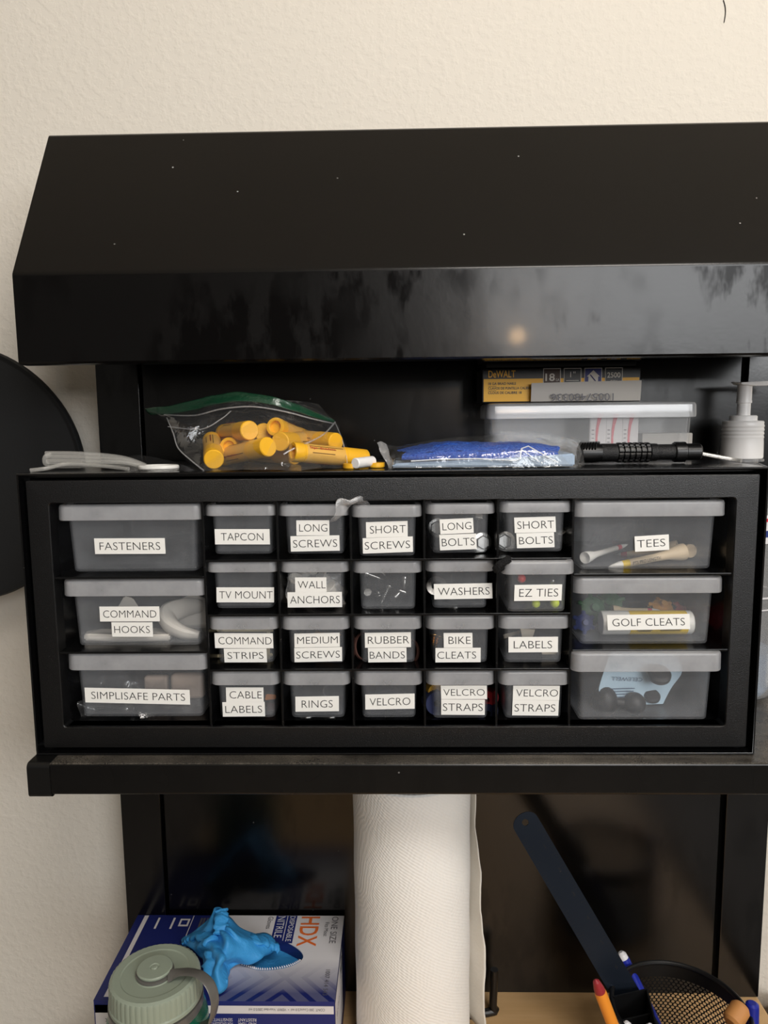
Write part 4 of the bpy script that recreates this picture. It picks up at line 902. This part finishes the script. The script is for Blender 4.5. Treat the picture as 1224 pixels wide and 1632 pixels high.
# flashlight with lanyard
fl = thing('flashlight', 'small black knurled flashlight lying in front of the clear box', 'flashlight', V((.215, .055, TOP)))
fy = .056; fz = TOP+.0086; fx0, fx1 = P(922, 725, fy).x, P(1117, 725, fy).x; FL = fx1-fx0
FM = axisM((fx0, fy, fz), (1, .02, .0)); rr = .0082
bm = B(); lathe(bm, [(.0001, .002), (rr*.8, .002), (rr*.86, 0), (rr*.98, .0006), (rr, .002), (rr, .012), (rr*.92, .018)], 36, 0, FM, True, True, lambda k, n, i: .9 if (i in (2, 3) and k % 4 < 2) else 1); obj('head', bm, 'anodized_black', fl)
bm = B(); lathe(bm, [(rr*.92, .018), (rr*.93, .0181), (rr*.93, .031)], 36, 0, FM, True, True); obj('grip_sleeve', bm, 'knurl_black', fl)
prof = []
for k in range(6): prof += [(rr*.86, .031+k*.0046), (rr*1.02, .0316+k*.0046), (rr*1.02, .0342+k*.0046), (rr*.86, .0348+k*.0046)]
bm = B(); lathe(bm, prof, 40, 0, FM, True, True, lambda k, n, i: .9 if k % 5 == 0 else 1); obj('cooling_fins', bm, 'anodized_black', fl)
bm = B(); lathe(bm, [(rr*.9, .0585), (rr*.88, .064), (rr*.8, .0645), (rr*.8, FL-.024), (rr*.83, FL-.022)], 36, 0, FM); obj('barrel', bm, 'knurl_black', fl)
bm = B(); lathe(bm, [(rr*.95, FL-.022), (rr*1.03, FL-.021), (rr*1.03, FL-.013), (rr*.85, FL-.012), (rr*.85, FL-.001), (rr*.75, FL), (.0001, FL)], 36, 0, FM); obj('tail_cap', bm, 'anodized_black', fl)
bm = B()
for k in range(7): 
    a = P(925+k*4.2, 706-k*.3, fy-.002); b = P(921+k*4.6, 716, fy-.008); tube(bm, [a, b], .0008, 6)
bx(bm, P(924, 706, fy).x, P(955, 706, fy).x, fy-.003, fy-.001, fz+.0075, fz+.0095, .0004); obj('clip', bm, 'anodized_black', fl)
bm = B(); tube(bm, spline([(fx1-.002, fy, fz-.001), (fx1+.008, fy-.002, fz-.003), (.280, .05, TOP+.0025), (.2845, .045, TOP+.0016)], 6), .0016, 8); obj('lanyard', bm, 'cord_grey', fl)

# pump bottle behind / beside the organizer
bc = V((.3265, .139, 0)); BT = lambda z: z
pb = thing('pump_bottle', 'clear pump bottle with white pump head standing right of the organizer', 'bottle', (bc.x, bc.y, 0))
TM = Matrix.Translation(bc)
bm = B(); lathe(bm, [(.0001, .001), (.030, .001), (.0345, .004), (.036, .010), (.036, .192), (.034, .205), (.026, .2165), (.0165, .2205), (.0145, .2215), (.0145, .2265), (.0125, .2265), (.0125, .2205), (.024, .2145), (.0325, .204), (.0345, .19), (.0345, .010), (.030, .0035), (.0001, .003)], 48, 0, TM); bmesh.ops.recalc_face_normals(bm, faces=bm.faces); obj('bottle_shell', bm, 'clear_bottle', pb)
bm = B(); lathe(bm, [(.0001, .004), (.030, .004), (.034, .011), (.034, .045), (.0001, .045)], 40, 0, TM); obj('liquid', bm, 'pale_liquid', pb)
bm = B(); lathe(bm, [(.0364, .150), (.0364, .176)], 48, 0, TM, False, False)
lathe(bm, [(.0364, .099), (.0364, .1005)], 48, 0, TM, False, False); lathe(bm, [(.0364, .088), (.0364, .0892)], 48, 0, TM, False, False)
for z0, z1, m in ((.170, .173, 1), (.156, .162, 2)): lathe(bm, [(.0366, z0), (.0366, z1)], 48, m, TM, False, False)
obj('wrap_label', bm, ['box_white', 'label_red', 'cleat_blue', 'packet_blue'], pb)
zc0 = P(1180, 731, .128).z; zc1 = P(1180, 671, .128).z
bm = B(); lathe(bm, [(.0155, zc0-.0028), (.0192, zc0-.0026), (.0195, zc0-.0012), (.0185, zc0-.0002), (.0155, zc0)], 40, 0, TM); obj('neck_ring', bm, 'clear_box', pb)
bm = B(); prof = [(.0178, zc0), (.0184, zc0+.001), (.0181, zc0+.014), (.0178, zc1-.016)]
for k in range(4): prof += [(.0183, zc1-.015+k*.0034), (.0176, zc1-.0132+k*.0034)]
prof += [(.0178, zc1-.001), (.0168, zc1), (.0119, zc1+.0002), (.0119, zc1+.0042), (.0110, zc1+.005), (.0001, zc1+.005)]
lathe(bm, prof, 44, 0, TM); obj('collar', bm, 'pump_plastic', pb)
zn = P(1182, 612, .128).z
bm = B(); lathe(bm, [(.0058, zc1+.005), (.0058, zc1+.016), (.0067, zc1+.0165), (.0067, zc1+.0185), (.0064, zc1+.019), (.0064, zn-.001), (.0070, zn), (.0070, zn+.0005), (.0001, zn+.0008)], 32, 0, TM); obj('stem', bm, 'pump_plastic', pb)
bm = B(); ring = lambda x, hw, z0, z1: [V((bc.x+x, bc.y-hw, z0)), V((bc.x+x, bc.y+hw, z0)), V((bc.x+x, bc.y+hw, z1)), V((bc.x+x, bc.y-hw, z1))]
loft(bm, [ring(-.0115, .003, zn+.0018, zn+.0022), ring(-.007, .009, zn, zn+.0016), ring(.006, .009, zn-.0016, zn+.0020), ring(.024, .006, zn-.0012, zn+.0030), ring(.042, .004, zn-.005, zn+.0022)]); bmesh.ops.recalc_face_normals(bm, faces=bm.faces); bmesh.ops.bevel(bm, geom=bm.edges[:], offset=.0005, segments=2, affect='EDGES'); obj('nozzle', bm, 'pump_plastic', pb)

# ------------------------------------------------------------------ round black disc on the wall, stray hair
dc = P(-69, 756, .15)
ds = thing('round_disc', 'large round matte black dish hanging on the wall left of the hutch', 'disc', (dc.x, .19, dc.z-.125))
DM = axisM((dc.x, .214, dc.z), (0, -1, 0))
bm = B(); lathe(bm, [(.0001, 0), (.080, 0), (.105, .018), (.1225, .052), (.1252, .060), (.1256, .064), (.1240, .0665), (.1215, .0655), (.1185, .063), (.06, .064), (.0001, .0645)], 96, 0, DM); bmesh.ops.recalc_face_normals(bm, faces=bm.faces); obj('dish', bm, 'matte_black', ds, angle=.8)
bm = B(); lathe(bm, [(.1195, .0630), (.1205, .0648), (.1215, .0652), (.1225, .0650)], 96, 0, DM, False, False); obj('rim', bm, 'matte_black', ds)
bm = B(); tube(bm, spline([P(1153, 0, WALLY-.0006), P(1156, 12, WALLY-.0006), P(1156, 24, WALLY-.0006), P(1154, 36, WALLY-.0006)], 5), .0004, 6); obj('stray_hair', bm, 'label_ink', None, label='thin dark hair stuck to the wall at the top right', cat='hair')

# ------------------------------------------------------------------ below the shelf: glove carton
GX0, GX1, GY0, GY1, GZ = -.2785, -.0553, .0565, .176, -.2645
gb = thing('glove_carton', 'white and navy glove carton lying on the workbench behind the green bottle', 'carton', ((GX0+GX1)/2, (GY0+GY1)/2, TZ))
gc = V(((GX0+GX1)/2, (GY0+GY1)/2, GZ))
N = 64; oval = []; rect = []
oc = V((-.137, .1215, GZ))
for k in range(N):
    a = 2*PI*k/N; ca_, sa_ = math.cos(a), math.sin(a); px_ = .0455*math.copysign(abs(ca_)**1.25, ca_); py_ = .0250*math.copysign(abs(sa_)**1.1, sa_)-.008*ca_
    oval.append(oc+V((px_, py_, 0)))
    sc_ = []
    if ca_ > 1e-6: sc_.append((GX1-oc.x)/ca_)
    if ca_ < -1e-6: sc_.append((GX0-oc.x)/ca_)
    if sa_ > 1e-6: sc_.append((GY1-oc.y)/sa_)
    if sa_ < -1e-6: sc_.append((GY0-oc.y)/sa_)
    m_ = min(sc_); rect.append(oc+V((ca_*m_, sa_*m_, 0)))
for cx_, cy_ in ((GX0, GY0), (GX1, GY0), (GX0, GY1), (GX1, GY1)):
    k = min(range(N), key=lambda i: (rect[i]-V((cx_, cy_, GZ))).length); rect[k] = V((cx_, cy_, GZ))
bm = B()
loft(bm, [[p for p in rect], [p*.75+o*.25 for p, o in zip(rect, oval)], [p*.4+o*.6 for p, o in zip(rect, oval)], oval, [p+V((0, 0, -.0008)) for p in oval], [p+V((0, 0, -.03)) for p in oval]], False, True)
for f in bm.faces:
    if min(v_.co.z for v_ in f.verts) < GZ-.01: f.material_index = 2  # opening's walls coloured navy to stand in for the shade inside
ex, ez = V((0, -1, 0)), V((1, 0, 0)); zt_ = GZ+.0004
def tt(s, x, y, wd, h, mi): text(bm, s, (x, y, zt_), ex, ez, wd, h, mi)
def strip(x0, x1, y0, y1, mi, z=None): 
    z = z if z else GZ+.0002; bm.faces.new([bm.verts.new(c) for c in ((x0, y0, z), (x1, y0, z), (x1, y1, z), (x0, y1, z))]).material_index = mi
tt('ONE SIZE', -.0678, .1739, .0410, .0068, 4); tt('Fits Most', -.0745, .1648, .0215, .0042, 4); tt('1007 414 543', -.0672, .0961, .0325, .0044, 4)
strip(-.1152, -.1054, .133, .1755, 2); strip(-.1280, -.1160, .133, .1755, 2)
text(bm, 'HDX', (-.1003, .1738, zt_), ex, ez, .0455, .0195, 3, .012)
tt('DISPOSABLE', -.1128, .1745, .0390, .0055, 1); tt('NITRILE', -.1257, .1740, .0330, .0078, 1); tt('Gloves', -.1362, .1735, .0190, .0056, 4)
# navy side: pale edge band, rule, icons and small print
strip(GX0+.008, GX0+.0125, GY0+.004, GY1-.001, 1); strip(-.2175, -.2167, .136, GY1-.001, 1)
for x in (-.2545, -.238, -.2085, -.2055, -.202): strip(x, x+.0022, .156-(x*40 % .006), .1715, 4 if x > -.21 else 1)
for x in (-.236, -.198): strip(x+.006, x+.0165, .158, .170, 1); strip(x+.008, x+.0145, .1605, .1675, 2, GZ+.0003)
obj('printed_top', bm, ['carton_print', 'box_white', 'box_navy', 'box_orange', 'box_print'], gb, smooth=False, origin=gc)
bm = B(); c4 = lambda z: [V((GX0, GY0, z)), V((GX1, GY0, z)), V((GX1, GY1, z)), V((GX0, GY1, z))]
loft(bm, [c4(TZ+.0003), c4(GZ-.0)], True, False, True, 2)
for f in bm.faces: f.material_index = 2
ex, ez = V((-1, 0, 0)), V((0, 0, -1)); yf_ = GY0-.0004
def fs(x0, x1, z0, z1, mi, y=None): bm.faces.new([bm.verts.new(c) for c in ((x0, y or GY0-.0002, z0), (x1, y or GY0-.0002, z0), (x1, y or GY0-.0002, z1), (x0, y or GY0-.0002, z1))]).material_index = mi
fs(GX0+.001, GX1-.001, GZ-.0125, GZ-.0045, 1); fs(GX0+.001, GX0+.03, GZ-.03, GZ-.0045, 1)
text(bm, 'CONT. 200 Count/3.0 mil  •  VERKF. Voordeel 200/3.0 mil', (-.0645, yf_, GZ-.0068), ex, ez, .070, .0026, 4)
for k, s in enumerate(('PUNCTURE', 'AND TEAR', 'RESISTANT')): text(bm, s, (-.128, yf_, GZ-.0255+.0042*k), ex, ez, .017, .0032, 1)
for k, s in enumerate(('SNUG FIT', 'FOR EXCELLENT', 'SENSITIVITY')): text(bm, s, (-.150, yf_, GZ-.0255+.0042*k), ex, ez, .020, .0032, 1)
text(bm, 'POWDER', (-.178, yf_, GZ-.0235), ex, ez, .015, .0032, 1); text(bm, 'Fit', (GX0+.016, yf_, GZ-.018), ex, ez, .006, .005, 4)
# right end panel
xs_ = GX1+.0003
def es(y0, y1, z0, z1, mi): bm.faces.new([bm.verts.new(c) for c in ((xs_, y0, z0), (xs_, y1, z0), (xs_, y1, z1), (xs_, y0, z1))]).material_index = mi
es(GY0+.002, GY1-.04, TZ+.02, GZ-.004, 1); text(bm, 'HDX', (GX1+.0006, GY0+.055, GZ-.022), V((0, 1, 0)), V((0, 0, 1)), .03, .014, 4)
text(bm, '200 Count', (GX1+.0006, GY0+.012, GZ-.03), V((0, 1, 0)), V((0, 0, 1)), .03, .006, 4)
obj('carton_sides', bm, ['box_white', 'box_white', 'box_navy', 'box_orange', 'box_print'], gb, smooth=False)
# torn serrated paper edge and the gloves inside
bm = B(); patch(bm, [[oc+V((-.044+.088*i/5, -.023+.046*j/3-.007*(i-2.5)/2.5, -.015-.004*math.sin(i*2+j))) for i in range(6)] for j in range(4)], 6, 6, 0, .004, 60, 0, 5); obj('glove_bed', bm, 'glove_blue', gb, angle=3)
bm = B()
for k in range(46):
    a = PI+.25+(PI-.5)*k/45; ca_, sa_ = math.cos(a), math.sin(a); p = oc+V((.0455*math.copysign(abs(ca_)**1.25, ca_), .0250*math.copysign(abs(sa_)**1.1, sa_)-.008*ca_, .0006)); d_ = V((-math.sin(a), math.cos(a), 0))*.0009
    bm.faces.new([bm.verts.new(q) for q in (p-d_, p+d_, p+V((-ca_*.0022, -sa_*.0022, .001)))])
obj('serrated_edge', bm, 'box_white', gb, smooth=False)

# blue glove pulled up from the carton: crumpled sheet with raised folds
GU = GZ+.001
def gp(px, py, Z): return PZ(px, py, Z)
bm = B()
rows = [[gp(300, 1490, GU+.004), gp(322, 1470, GU+.020), gp(336, 1458, GU+.030), gp(350, 1449, GU+.040), gp(364, 1462, GU+.036), gp(380, 1478, GU+.022), gp(388, 1490, GU+.008)],
        [gp(292, 1500, GU+.003), gp(318, 1486, GU+.018), gp(336, 1474, GU+.034), gp(350, 1462, GU+.030), gp(366, 1480, GU+.042), gp(390, 1492, GU+.026), gp(425, 1490, GU+.010)],
        [gp(303, 1512, GU+.010), gp(324, 1500, GU+.028), gp(342, 1496, GU+.024), gp(356, 1494, GU+.040), gp(378, 1504, GU+.030), gp(408, 1504, GU+.020), gp(440, 1506, GU+.004)],
        [gp(318, 1524, GU+.012), gp(334, 1518, GU+.026), gp(350, 1522, GU+.034), gp(364, 1526, GU+.026), gp(384, 1526, GU+.020), gp(410, 1528, GU+.010), gp(428, 1520, GU+.0005)],
        [gp(326, 1546, GU+.012), gp(338, 1544, GU+.020), gp(348, 1546, GU+.026), gp(356, 1538, GU+.020), gp(366, 1534, GU+.012), gp(386, 1536, GU+.006), gp(398, 1528, GU+.0005)],
        [gp(330, 1562, GU+.010), gp(340, 1566, GU+.014), gp(350, 1572, GU+.014), gp(358, 1566, GU+.012), gp(360, 1550, GU+.008), gp(364, 1542, GU+.004), gp(370, 1538, GU+.002)],
        [gp(338, 1572, GU+.004), gp(346, 1578, GU+.004), gp(352, 1580, GU+.003), gp(360, 1572, GU+.003), gp(362, 1556, GU+.002), gp(362, 1546, GU+.001), gp(364, 1540, GU+.001)]]
patch(bm, rows, 7, 7, 0, .0045, 60, 0, 4)
for q in bm.verts: q.co.z = max(q.co.z, GU) if (q.co.x < -.165) else q.co.z
bm.normal_update(); bmesh.ops.solidify(bm, geom=bm.faces[:], thickness=.0006)
gl_ = thing('nitrile_glove', 'crumpled bright blue glove pulled halfway out of the glove carton', 'glove', (-.15, .12, GU))
obj('palm', bm, 'glove_blue', gl_, angle=3)
def finger(pts, r):
    bm = B(); sp_ = spline(pts, 6); tube(bm, sp_, [r*(.75+.35*math.sin(i*1.7)*.4+.25*(1-i/len(sp_))) if i < len(sp_)-2 else r*.45 for i in range(len(sp_))], 12, 0, True, .45)
    for q in bm.verts: q.co += V((noise.noise(q.co*140), noise.noise(q.co*140+V((9, 0, 0))), noise.noise(q.co*140+V((0, 9, 0)))))*.003; q.co.z = max(q.co.z, GU)
    obj('finger', bm, 'glove_blue', gl_, angle=3)
finger([gp(338, 1500, GU+.03), gp(322, 1490, GU+.022), gp(306, 1494, GU+.010), gp(290, 1506, GU+.005)], .0085)
finger([gp(390, 1500, GU+.022), gp(414, 1498, GU+.016), gp(432, 1506, GU+.006), gp(446, 1512, GU+.0005)], .0090)
finger([gp(342, 1520, GU+.028), gp(338, 1542, GU+.022), gp(344, 1562, GU+.012), gp(356, 1578, GU+.005)], .0095)
finger([gp(352, 1490, GU+.034), gp(352, 1472, GU+.040), gp(353, 1458, GU+.042), gp(352, 1449, GU+.044)], .0075)

# ------------------------------------------------------------------ green bottle
LZ = -.1895; lc = PZ(247, 1549, LZ); BX, BY = lc.x, lc.y
gbt = thing('water_bottle', 'translucent green water bottle with sage lid in front of the glove carton', 'bottle', (BX, BY, TZ))
TM = Matrix.Translation((BX, BY, 0))
bm = B(); lathe(bm, [(.0001, TZ+.0004), (.036, TZ+.0004), (.041, TZ+.004), (.042, TZ+.012), (.042, LZ-.046), (.040, LZ-.036), (.0345, LZ-.026), (.032, LZ-.020), (.032, LZ-.004), (.0295, LZ-.004), (.0295, LZ-.022), (.037, LZ-.037), (.0395, LZ-.048), (.0395, TZ+.012), (.034, TZ+.004), (.0001, TZ+.004)], 56, 0, TM); bmesh.ops.recalc_face_normals(bm, faces=bm.faces); obj('bottle_body', bm, 'green_bottle', gbt)
lid_r = .0372
bm = B(); lathe(bm, [(.0330, LZ-.021), (lid_r+.0006, LZ-.021), (lid_r+.0006, LZ-.0185), (lid_r, LZ-.0175), (lid_r-.0003, LZ-.004), (lid_r-.0012, LZ-.0015), (lid_r-.0035, LZ-.0002), (.028, LZ-.0004), (.027, LZ-.0010), (.0160, LZ-.0014), (.0152, LZ-.0008), (.0001, LZ-.0008)], 144, 0, TM, True, True, lambda k, n, i: (.985 if (k % 3 == 0 and i in (3, 4, 5)) else 1)); obj('lid', bm, 'lid_sage', gbt, angle=.5)
bm = B(); lathe(bm, [(.0125, LZ-.001), (.0128, LZ+.0022), (.0142, LZ+.0026), (.0145, LZ+.0040), (.0136, LZ+.0048), (.0040, LZ+.0050), (.0030, LZ+.0042), (.0022, LZ+.0050), (.0001, LZ+.0052)], 48, 0, TM); obj('lid_button', bm, 'lid_sage', gbt)
bm = B(); z0 = LZ+.0018
path = [PZ(268, 1556, z0), PZ(280, 1552, z0+.002), PZ(297, 1549, z0+.006), PZ(318, 1553, z0+.008), PZ(334, 1568, z0+.004), PZ(342, 1590, z0-.006), PZ(341, 1612, z0-.018), PZ(334, 1630, z0-.030), V((BX+.037, BY-.012, LZ-.044))]
sp_ = spline(path, 6); rings = []
for i, p in enumerate(sp_):
    d_ = (sp_[min(i+1, len(sp_)-1)]-sp_[max(i-1, 0)]).normalized(); out = V((p.x-BX, p.y-BY, .03)); s_ = d_.cross(out).normalized(); n_ = s_.cross(d_).normalized(); hw = .0052
    rings.append([p+s_*hw*math.cos(2*PI*k/12)+n_*.0012*math.sin(2*PI*k/12) for k in range(12)])
loft(bm, rings); bmesh.ops.recalc_face_normals(bm, faces=bm.faces); obj('lid_strap', bm, 'strap_grey', gbt)
bm = B(); loft(bm, [[V((BX+rr*math.cos(2*PI*k/40), BY+rr*math.sin(2*PI*k/40), z)) for k in range(40)] for rr, z in ((.0345, LZ-.030), (.0385, LZ-.030), (.0385, LZ-.0225), (.0330, LZ-.0225))], False, False, True, 0, True); bmesh.ops.recalc_face_normals(bm, faces=bm.faces); obj('neck_ring', bm, 'strap_grey', gbt)
bm = B(); lathe(bm, [(.0155, LZ-.0005), (.0155, LZ+.0012), (.0130, LZ+.0018)], 40, 0, TM, False, False); obj('strap_eye', bm, 'strap_grey', gbt)

# ------------------------------------------------------------------ paper towel
RC = V((.0170, .112)); RR = .0560; RTOP = -.0645
pt = thing('paper_towel_roll', 'white quilted paper towel roll standing upright under the shelf', 'paper towel', (RC.x, RC.y, TZ+.008))
bm = B(); rings = []
for q in range(2):
    pass
prof = [(.0205, TZ+.0085), (RR-.001, TZ+.0085), (RR, TZ+.0095)]+[(RR+.0003*math.sin(k*.9), TZ+.0095+(RTOP-TZ-.011)*k/24) for k in range(1, 24)]+[(RR, RTOP-.0015), (RR-.0015, RTOP), (.0205, RTOP-.001)]
lathe(bm, prof, 96, 0, Matrix.Translation((RC.x, RC.y, 0)), False, False); obj('roll', bm, 'paper_towel', pt)
bm = B(); lathe(bm, [(.0200, TZ+.0088), (.0200, RTOP-.0005), (.0190, RTOP-.0005), (.0190, TZ+.0088)], 40, 0, Matrix.Translation((RC.x, RC.y, 0)), False, False); obj('cardboard_core', bm, 'cork_tan', pt)
bm = B(); rows = []
for k in range(13):
    z = RTOP-.001-(RTOP-TZ-.014)*k/12; f = k/12
    edge = P(757+ (19*min(1, f*1.5)) + 2.2*math.sin(k*1.9)+ (3 if k > 9 else 0), 0, .118).x*0+RC.x+RR+.0035+.0125*min(1, f*1.35)+.0012*math.sin(k*1.7)
    rows.append([V((RC.x+(RR+.0006)*math.cos(1.05), RC.y+(RR+.0006)*math.sin(1.05), z)), V((RC.x+(RR+.0012)*math.cos(.55), RC.y+(RR+.0012)*math.sin(.55)+.004, z)), V((RC.x+RR+.0012+.004*f, RC.y+.016, z)), V((edge, RC.y+.004-.006*f, z))])
patch(bm, rows, 5, 3, .0005, .0010, 60); obj('loose_sheet', bm, 'towel_sheet', pt, angle=3)
hd = thing('towel_holder', 'black paper towel stand under the white roll', 'holder', (RC.x, RC.y, TZ))
bm = B(); lathe(bm, [(.0001, TZ+.0003), (.060, TZ+.0003), (.062, TZ+.002), (.062, TZ+.006), (.060, TZ+.0078), (.0001, TZ+.0078)], 56, 0, Matrix.Translation((RC.x, RC.y, 0))); obj('base', bm, 'wire_black', hd)
bm = B(); lathe(bm, [(.006, TZ+.0078), (.006, RTOP-.012), (.004, RTOP-.008), (.0001, RTOP-.007)], 24, 0, Matrix.Translation((RC.x, RC.y, 0))); obj('rod', bm, 'wire_black', hd)
ap = P(786, 1572, .15); bm = B(); tube(bm, spline([(RC.x+.045, RC.y+.03, TZ+.005), (ap.x, .15, TZ+.004), (ap.x, .15, TZ+.012), (ap.x+.001, .15, P(786, 1545, .15).z)], 5), .0042, 12); obj('side_arm', bm, 'wire_black', hd)

# ------------------------------------------------------------------ pen cup, ruler, pens
UX, UY, UZ, UR = .2568, .0505, -.2650, .0601
pc = thing('pen_cup', 'round black perforated metal desk organizer on the workbench right of the towel roll', 'organizer', (UX, UY, TZ))
bm = B(); CM = Matrix.Translation((UX, UY, 0)); lathe(bm, [(UR-.001, TZ+.002), (UR-.001, UZ)], 96, 0, CM, False, False); obj('mesh_wall', bm, 'perforated_steel', pc, origin=(UX, UY, TZ))
bm = B(); loft(bm, [[V((UX+(UR-.001+.0022*math.cos(2*PI*j/10))*math.cos(2*PI*k/80), UY+(UR-.001+.0022*math.cos(2*PI*j/10))*math.sin(2*PI*k/80), UZ+.0022*math.sin(2*PI*j/10))) for j in range(10)] for k in range(80)], False, False, True, 0, True); bmesh.ops.recalc_face_normals(bm, faces=bm.faces); obj('rim', bm, 'wire_black', pc)
bm = B(); lathe(bm, [(.0001, TZ+.0004), (UR, TZ+.0004), (UR, TZ+.003), (.0001, TZ+.003)], 64, 0, CM); obj('base', bm, 'wire_black', pc)
# square compartment on the cup's left front
o0, o1, o3 = PZ(977, 1588, -.262), PZ(1031, 1576, -.262), PZ(1046, 1634, -.262)
e1 = V((o1.x-o0.x, o1.y-o0.y, 0)); e2 = V((o3.x-o1.x, o3.y-o1.y, 0)).normalized()*.052; o2 = o0+e2
def wallp(a, b, z0, z1, th=.0014):
    d_ = (b-a).normalized(); n_ = V((d_.y, -d_.x, 0))*th/2; bm = B(); a, b = V((a.x, a.y, 0)), V((b.x, b.y, 0))
    loft(bm, [[a-n_+V((0, 0, z0)), b-n_+V((0, 0, z0)), b+n_+V((0, 0, z0)), a+n_+V((0, 0, z0))], [a-n_+V((0, 0, z1)), b-n_+V((0, 0, z1)), b+n_+V((0, 0, z1)), a+n_+V((0, 0, z1))]]); return bm
for nm, a, b, z1 in (('compartment_back', o0, o0+e1, -.262), ('compartment_side', o0+e1, o0+e1+e2, -.262), ('compartment_side', o0, o2, -.292), ('compartment_divider', o0+e2*.38, o0+e1+e2*.38, -.270), ('compartment_front', o2, o2+e1, -.29)):
    bm = wallp(a, b, TZ+.004, z1); bmesh.ops.recalc_face_normals(bm, faces=bm.faces); obj(nm, bm, 'wire_black', pc, smooth=False)
# ruler
RU = thing('ruler', 'long dark blue steel ruler leaning out of the pen organizer', 'ruler', PZ(1000, 1600, -.30))
ra, rb = P(838, 1312, .105), P(1001, 1590, .075); d_ = (rb-ra).normalized(); rb2 = ra+d_*.30
sd = V((1, .05, 0)); sd = (sd-d_*sd.dot(d_)).normalized(); nn = d_.cross(sd).normalized()
if nn.y > 0: nn = -nn
HWD = .0127; TL_ = .0011
kz = (TZ+.0045-ra.z)/d_.z; LEN = min(.305, kz)
out = [ra-d_*.010*math.sin(a)+sd*HWD*math.cos(a) if False else ra+sd*HWD*math.cos(a)-d_*(HWD*.78)*math.sin(a) for a in [PI*k/14 for k in range(15)]]
out = out+[ra+d_*LEN-sd*HWD, ra+d_*LEN+sd*HWD]
hole_ = [ra-d_*.001+sd*.0032*math.cos(a)+d_*.0032*math.sin(a) for a in [2*PI*k/17 for k in range(17)]]
# plate with a punched hole: bridge outline to hole
def near_(o): return min(range(17), key=lambda i: (hole_[i]-o).length)
bm = B(); fo = [bm.verts.new(p+nn*TL_/2) for p in out]; fh = [bm.verts.new(p+nn*TL_/2) for p in hole_]; bo = [bm.verts.new(p-nn*TL_/2) for p in out]; bh = [bm.verts.new(p-nn*TL_/2) for p in hole_]
for A_, H_ in ((fo, fh), (bo, bh)):
    es_ = [bm.edges.new((A_[i], A_[(i+1) % 17])) for i in range(17)]+[bm.edges.new((H_[i], H_[(i+1) % 17])) for i in range(17)]
    bmesh.ops.triangle_fill(bm, use_beauty=True, use_dissolve=False, edges=es_)
for A_, B_ in ((fo, bo), (bh, fh)):
    for i in range(17): bm.faces.new((A_[i], A_[(i+1) % 17], B_[(i+1) % 17], B_[i]))
bmesh.ops.recalc_face_normals(bm, faces=bm.faces)
nf = nn
for k in range(48):
    l_ = .004+k*.00318; w_ = .006 if k % 8 == 0 else (.0042 if k % 4 == 0 else .0026)
    for s_ in (-1, 1):
        p = ra+d_*(l_+.008)+sd*s_*(HWD-.0008)+nf*(TL_/2+.00015); q_ = p-sd*s_*w_
        bm.faces.new([bm.verts.new(c) for c in (p-d_*.00015, p+d_*.00015, q_+d_*.00015, q_-d_*.00015)]).material_index = 1
for k in range(1, 8): text(bm, str(k), ra+d_*(k*.0254+.004)+sd*.004+nf*(TL_/2+.0002), sd, -d_, None, .0042, 1)
obj('blade', bm, ['ruler_steel', 'ruler_marks'], RU, angle=.4)
def pen(name, label, cat, a, b, r, parts, extra=None):
    a, b = V(a), V(b); d = b-a; L = d.length; M2 = axisM(a, d); t = thing(name, label, cat, b)
    for nm, prof, m in parts: bm = B(); lathe(bm, [(max(.0001, rr*r), z*L) for rr, z in prof], 20, 0, M2); obj(nm, bm, m, t)
    return t
bot = o0+e1*.85+e2*.70; bot.z = TZ+.006; tip = min((PZ(949, 1561, -.15-.001*k) for k in range(110)), key=lambda p: abs((p-bot).length-.155))
pen('marker_pencil', 'red pencil with orange end and dark red tip in the pen organizer', 'pencil', tip, bot, .0052,
    [('tip', [(.0, 0), (.55, .015), (.85, .06), (.9, .085)], 'pencil_tip'), ('collar', [(.92, .085), (1, .10), (1, .34)], 'pencil_orange'), ('barrel', [(1.02, .34), (1.02, 1)], 'pencil_red')])
a_ = P(989, 1517, .114); b_ = P(1006, 1552, .108)
pen('ballpoint_pen', 'blue pen with white end button behind the steel ruler', 'pen', a_, a_+(b_-a_).normalized()*.125, .0052, [('button', [(.45, 0), (.85, .02), (.9, .055)], 'pen_white'), ('barrel', [(1, .055), (1.05, .5), (1, .95), (.4, 1)], 'pen_blue')])
for k, (x, y, z, m, l) in enumerate(((999, 1628, -.262, 'pen_white', 'white pen top in the middle of the square pen compartment'), (1036, 1632, -.262, 'pen_white', 'white pen top at the right corner of the square pen compartment'))):
    a_ = PZ(x, y, z); pen('capped_pen', l, 'pen', a_, V((a_.x+.003, a_.y-.004, TZ+.006)), .0048, [('end', [(.3, 0), (.9, .03), (1, .1)], m), ('barrel', [(1, .1), (1, 1)], 'wire_black')])
a_ = PZ(1176, 1596, -.250); b_ = PZ(1196, 1650, -.30); 
bm = B(); c = PZ(1177, 1606, -.256); lathe(bm, [(.0001, 0), (.0062, 0), (.0085, .003), (.0088, .012), (.0085, .017), (.006, .0195), (.0001, .020)], 24, 0, axisM(PZ(1183, 1603, -.254), (-.75, -.55, -.45))); obj('cork_stub', bm, 'cork_tan', None, label='tan cork stub lying on the rim inside the pen organizer', cat='cork')
a_ = PZ(1199, 1598, -.254); pen('blue_marker', 'blue capped marker standing at the right edge of the pen organizer', 'marker', a_, V((a_.x+.001, a_.y-.003, TZ+.001)), .0076, [('cap', [(.45, 0), (.72, .015), (.76, .05), (.78, .20), (1.0, .235), (1.08, .30), (1.08, .42)], 'pen_blue'), ('barrel', [(1, .42), (1, 1)], 'pen_blue')])
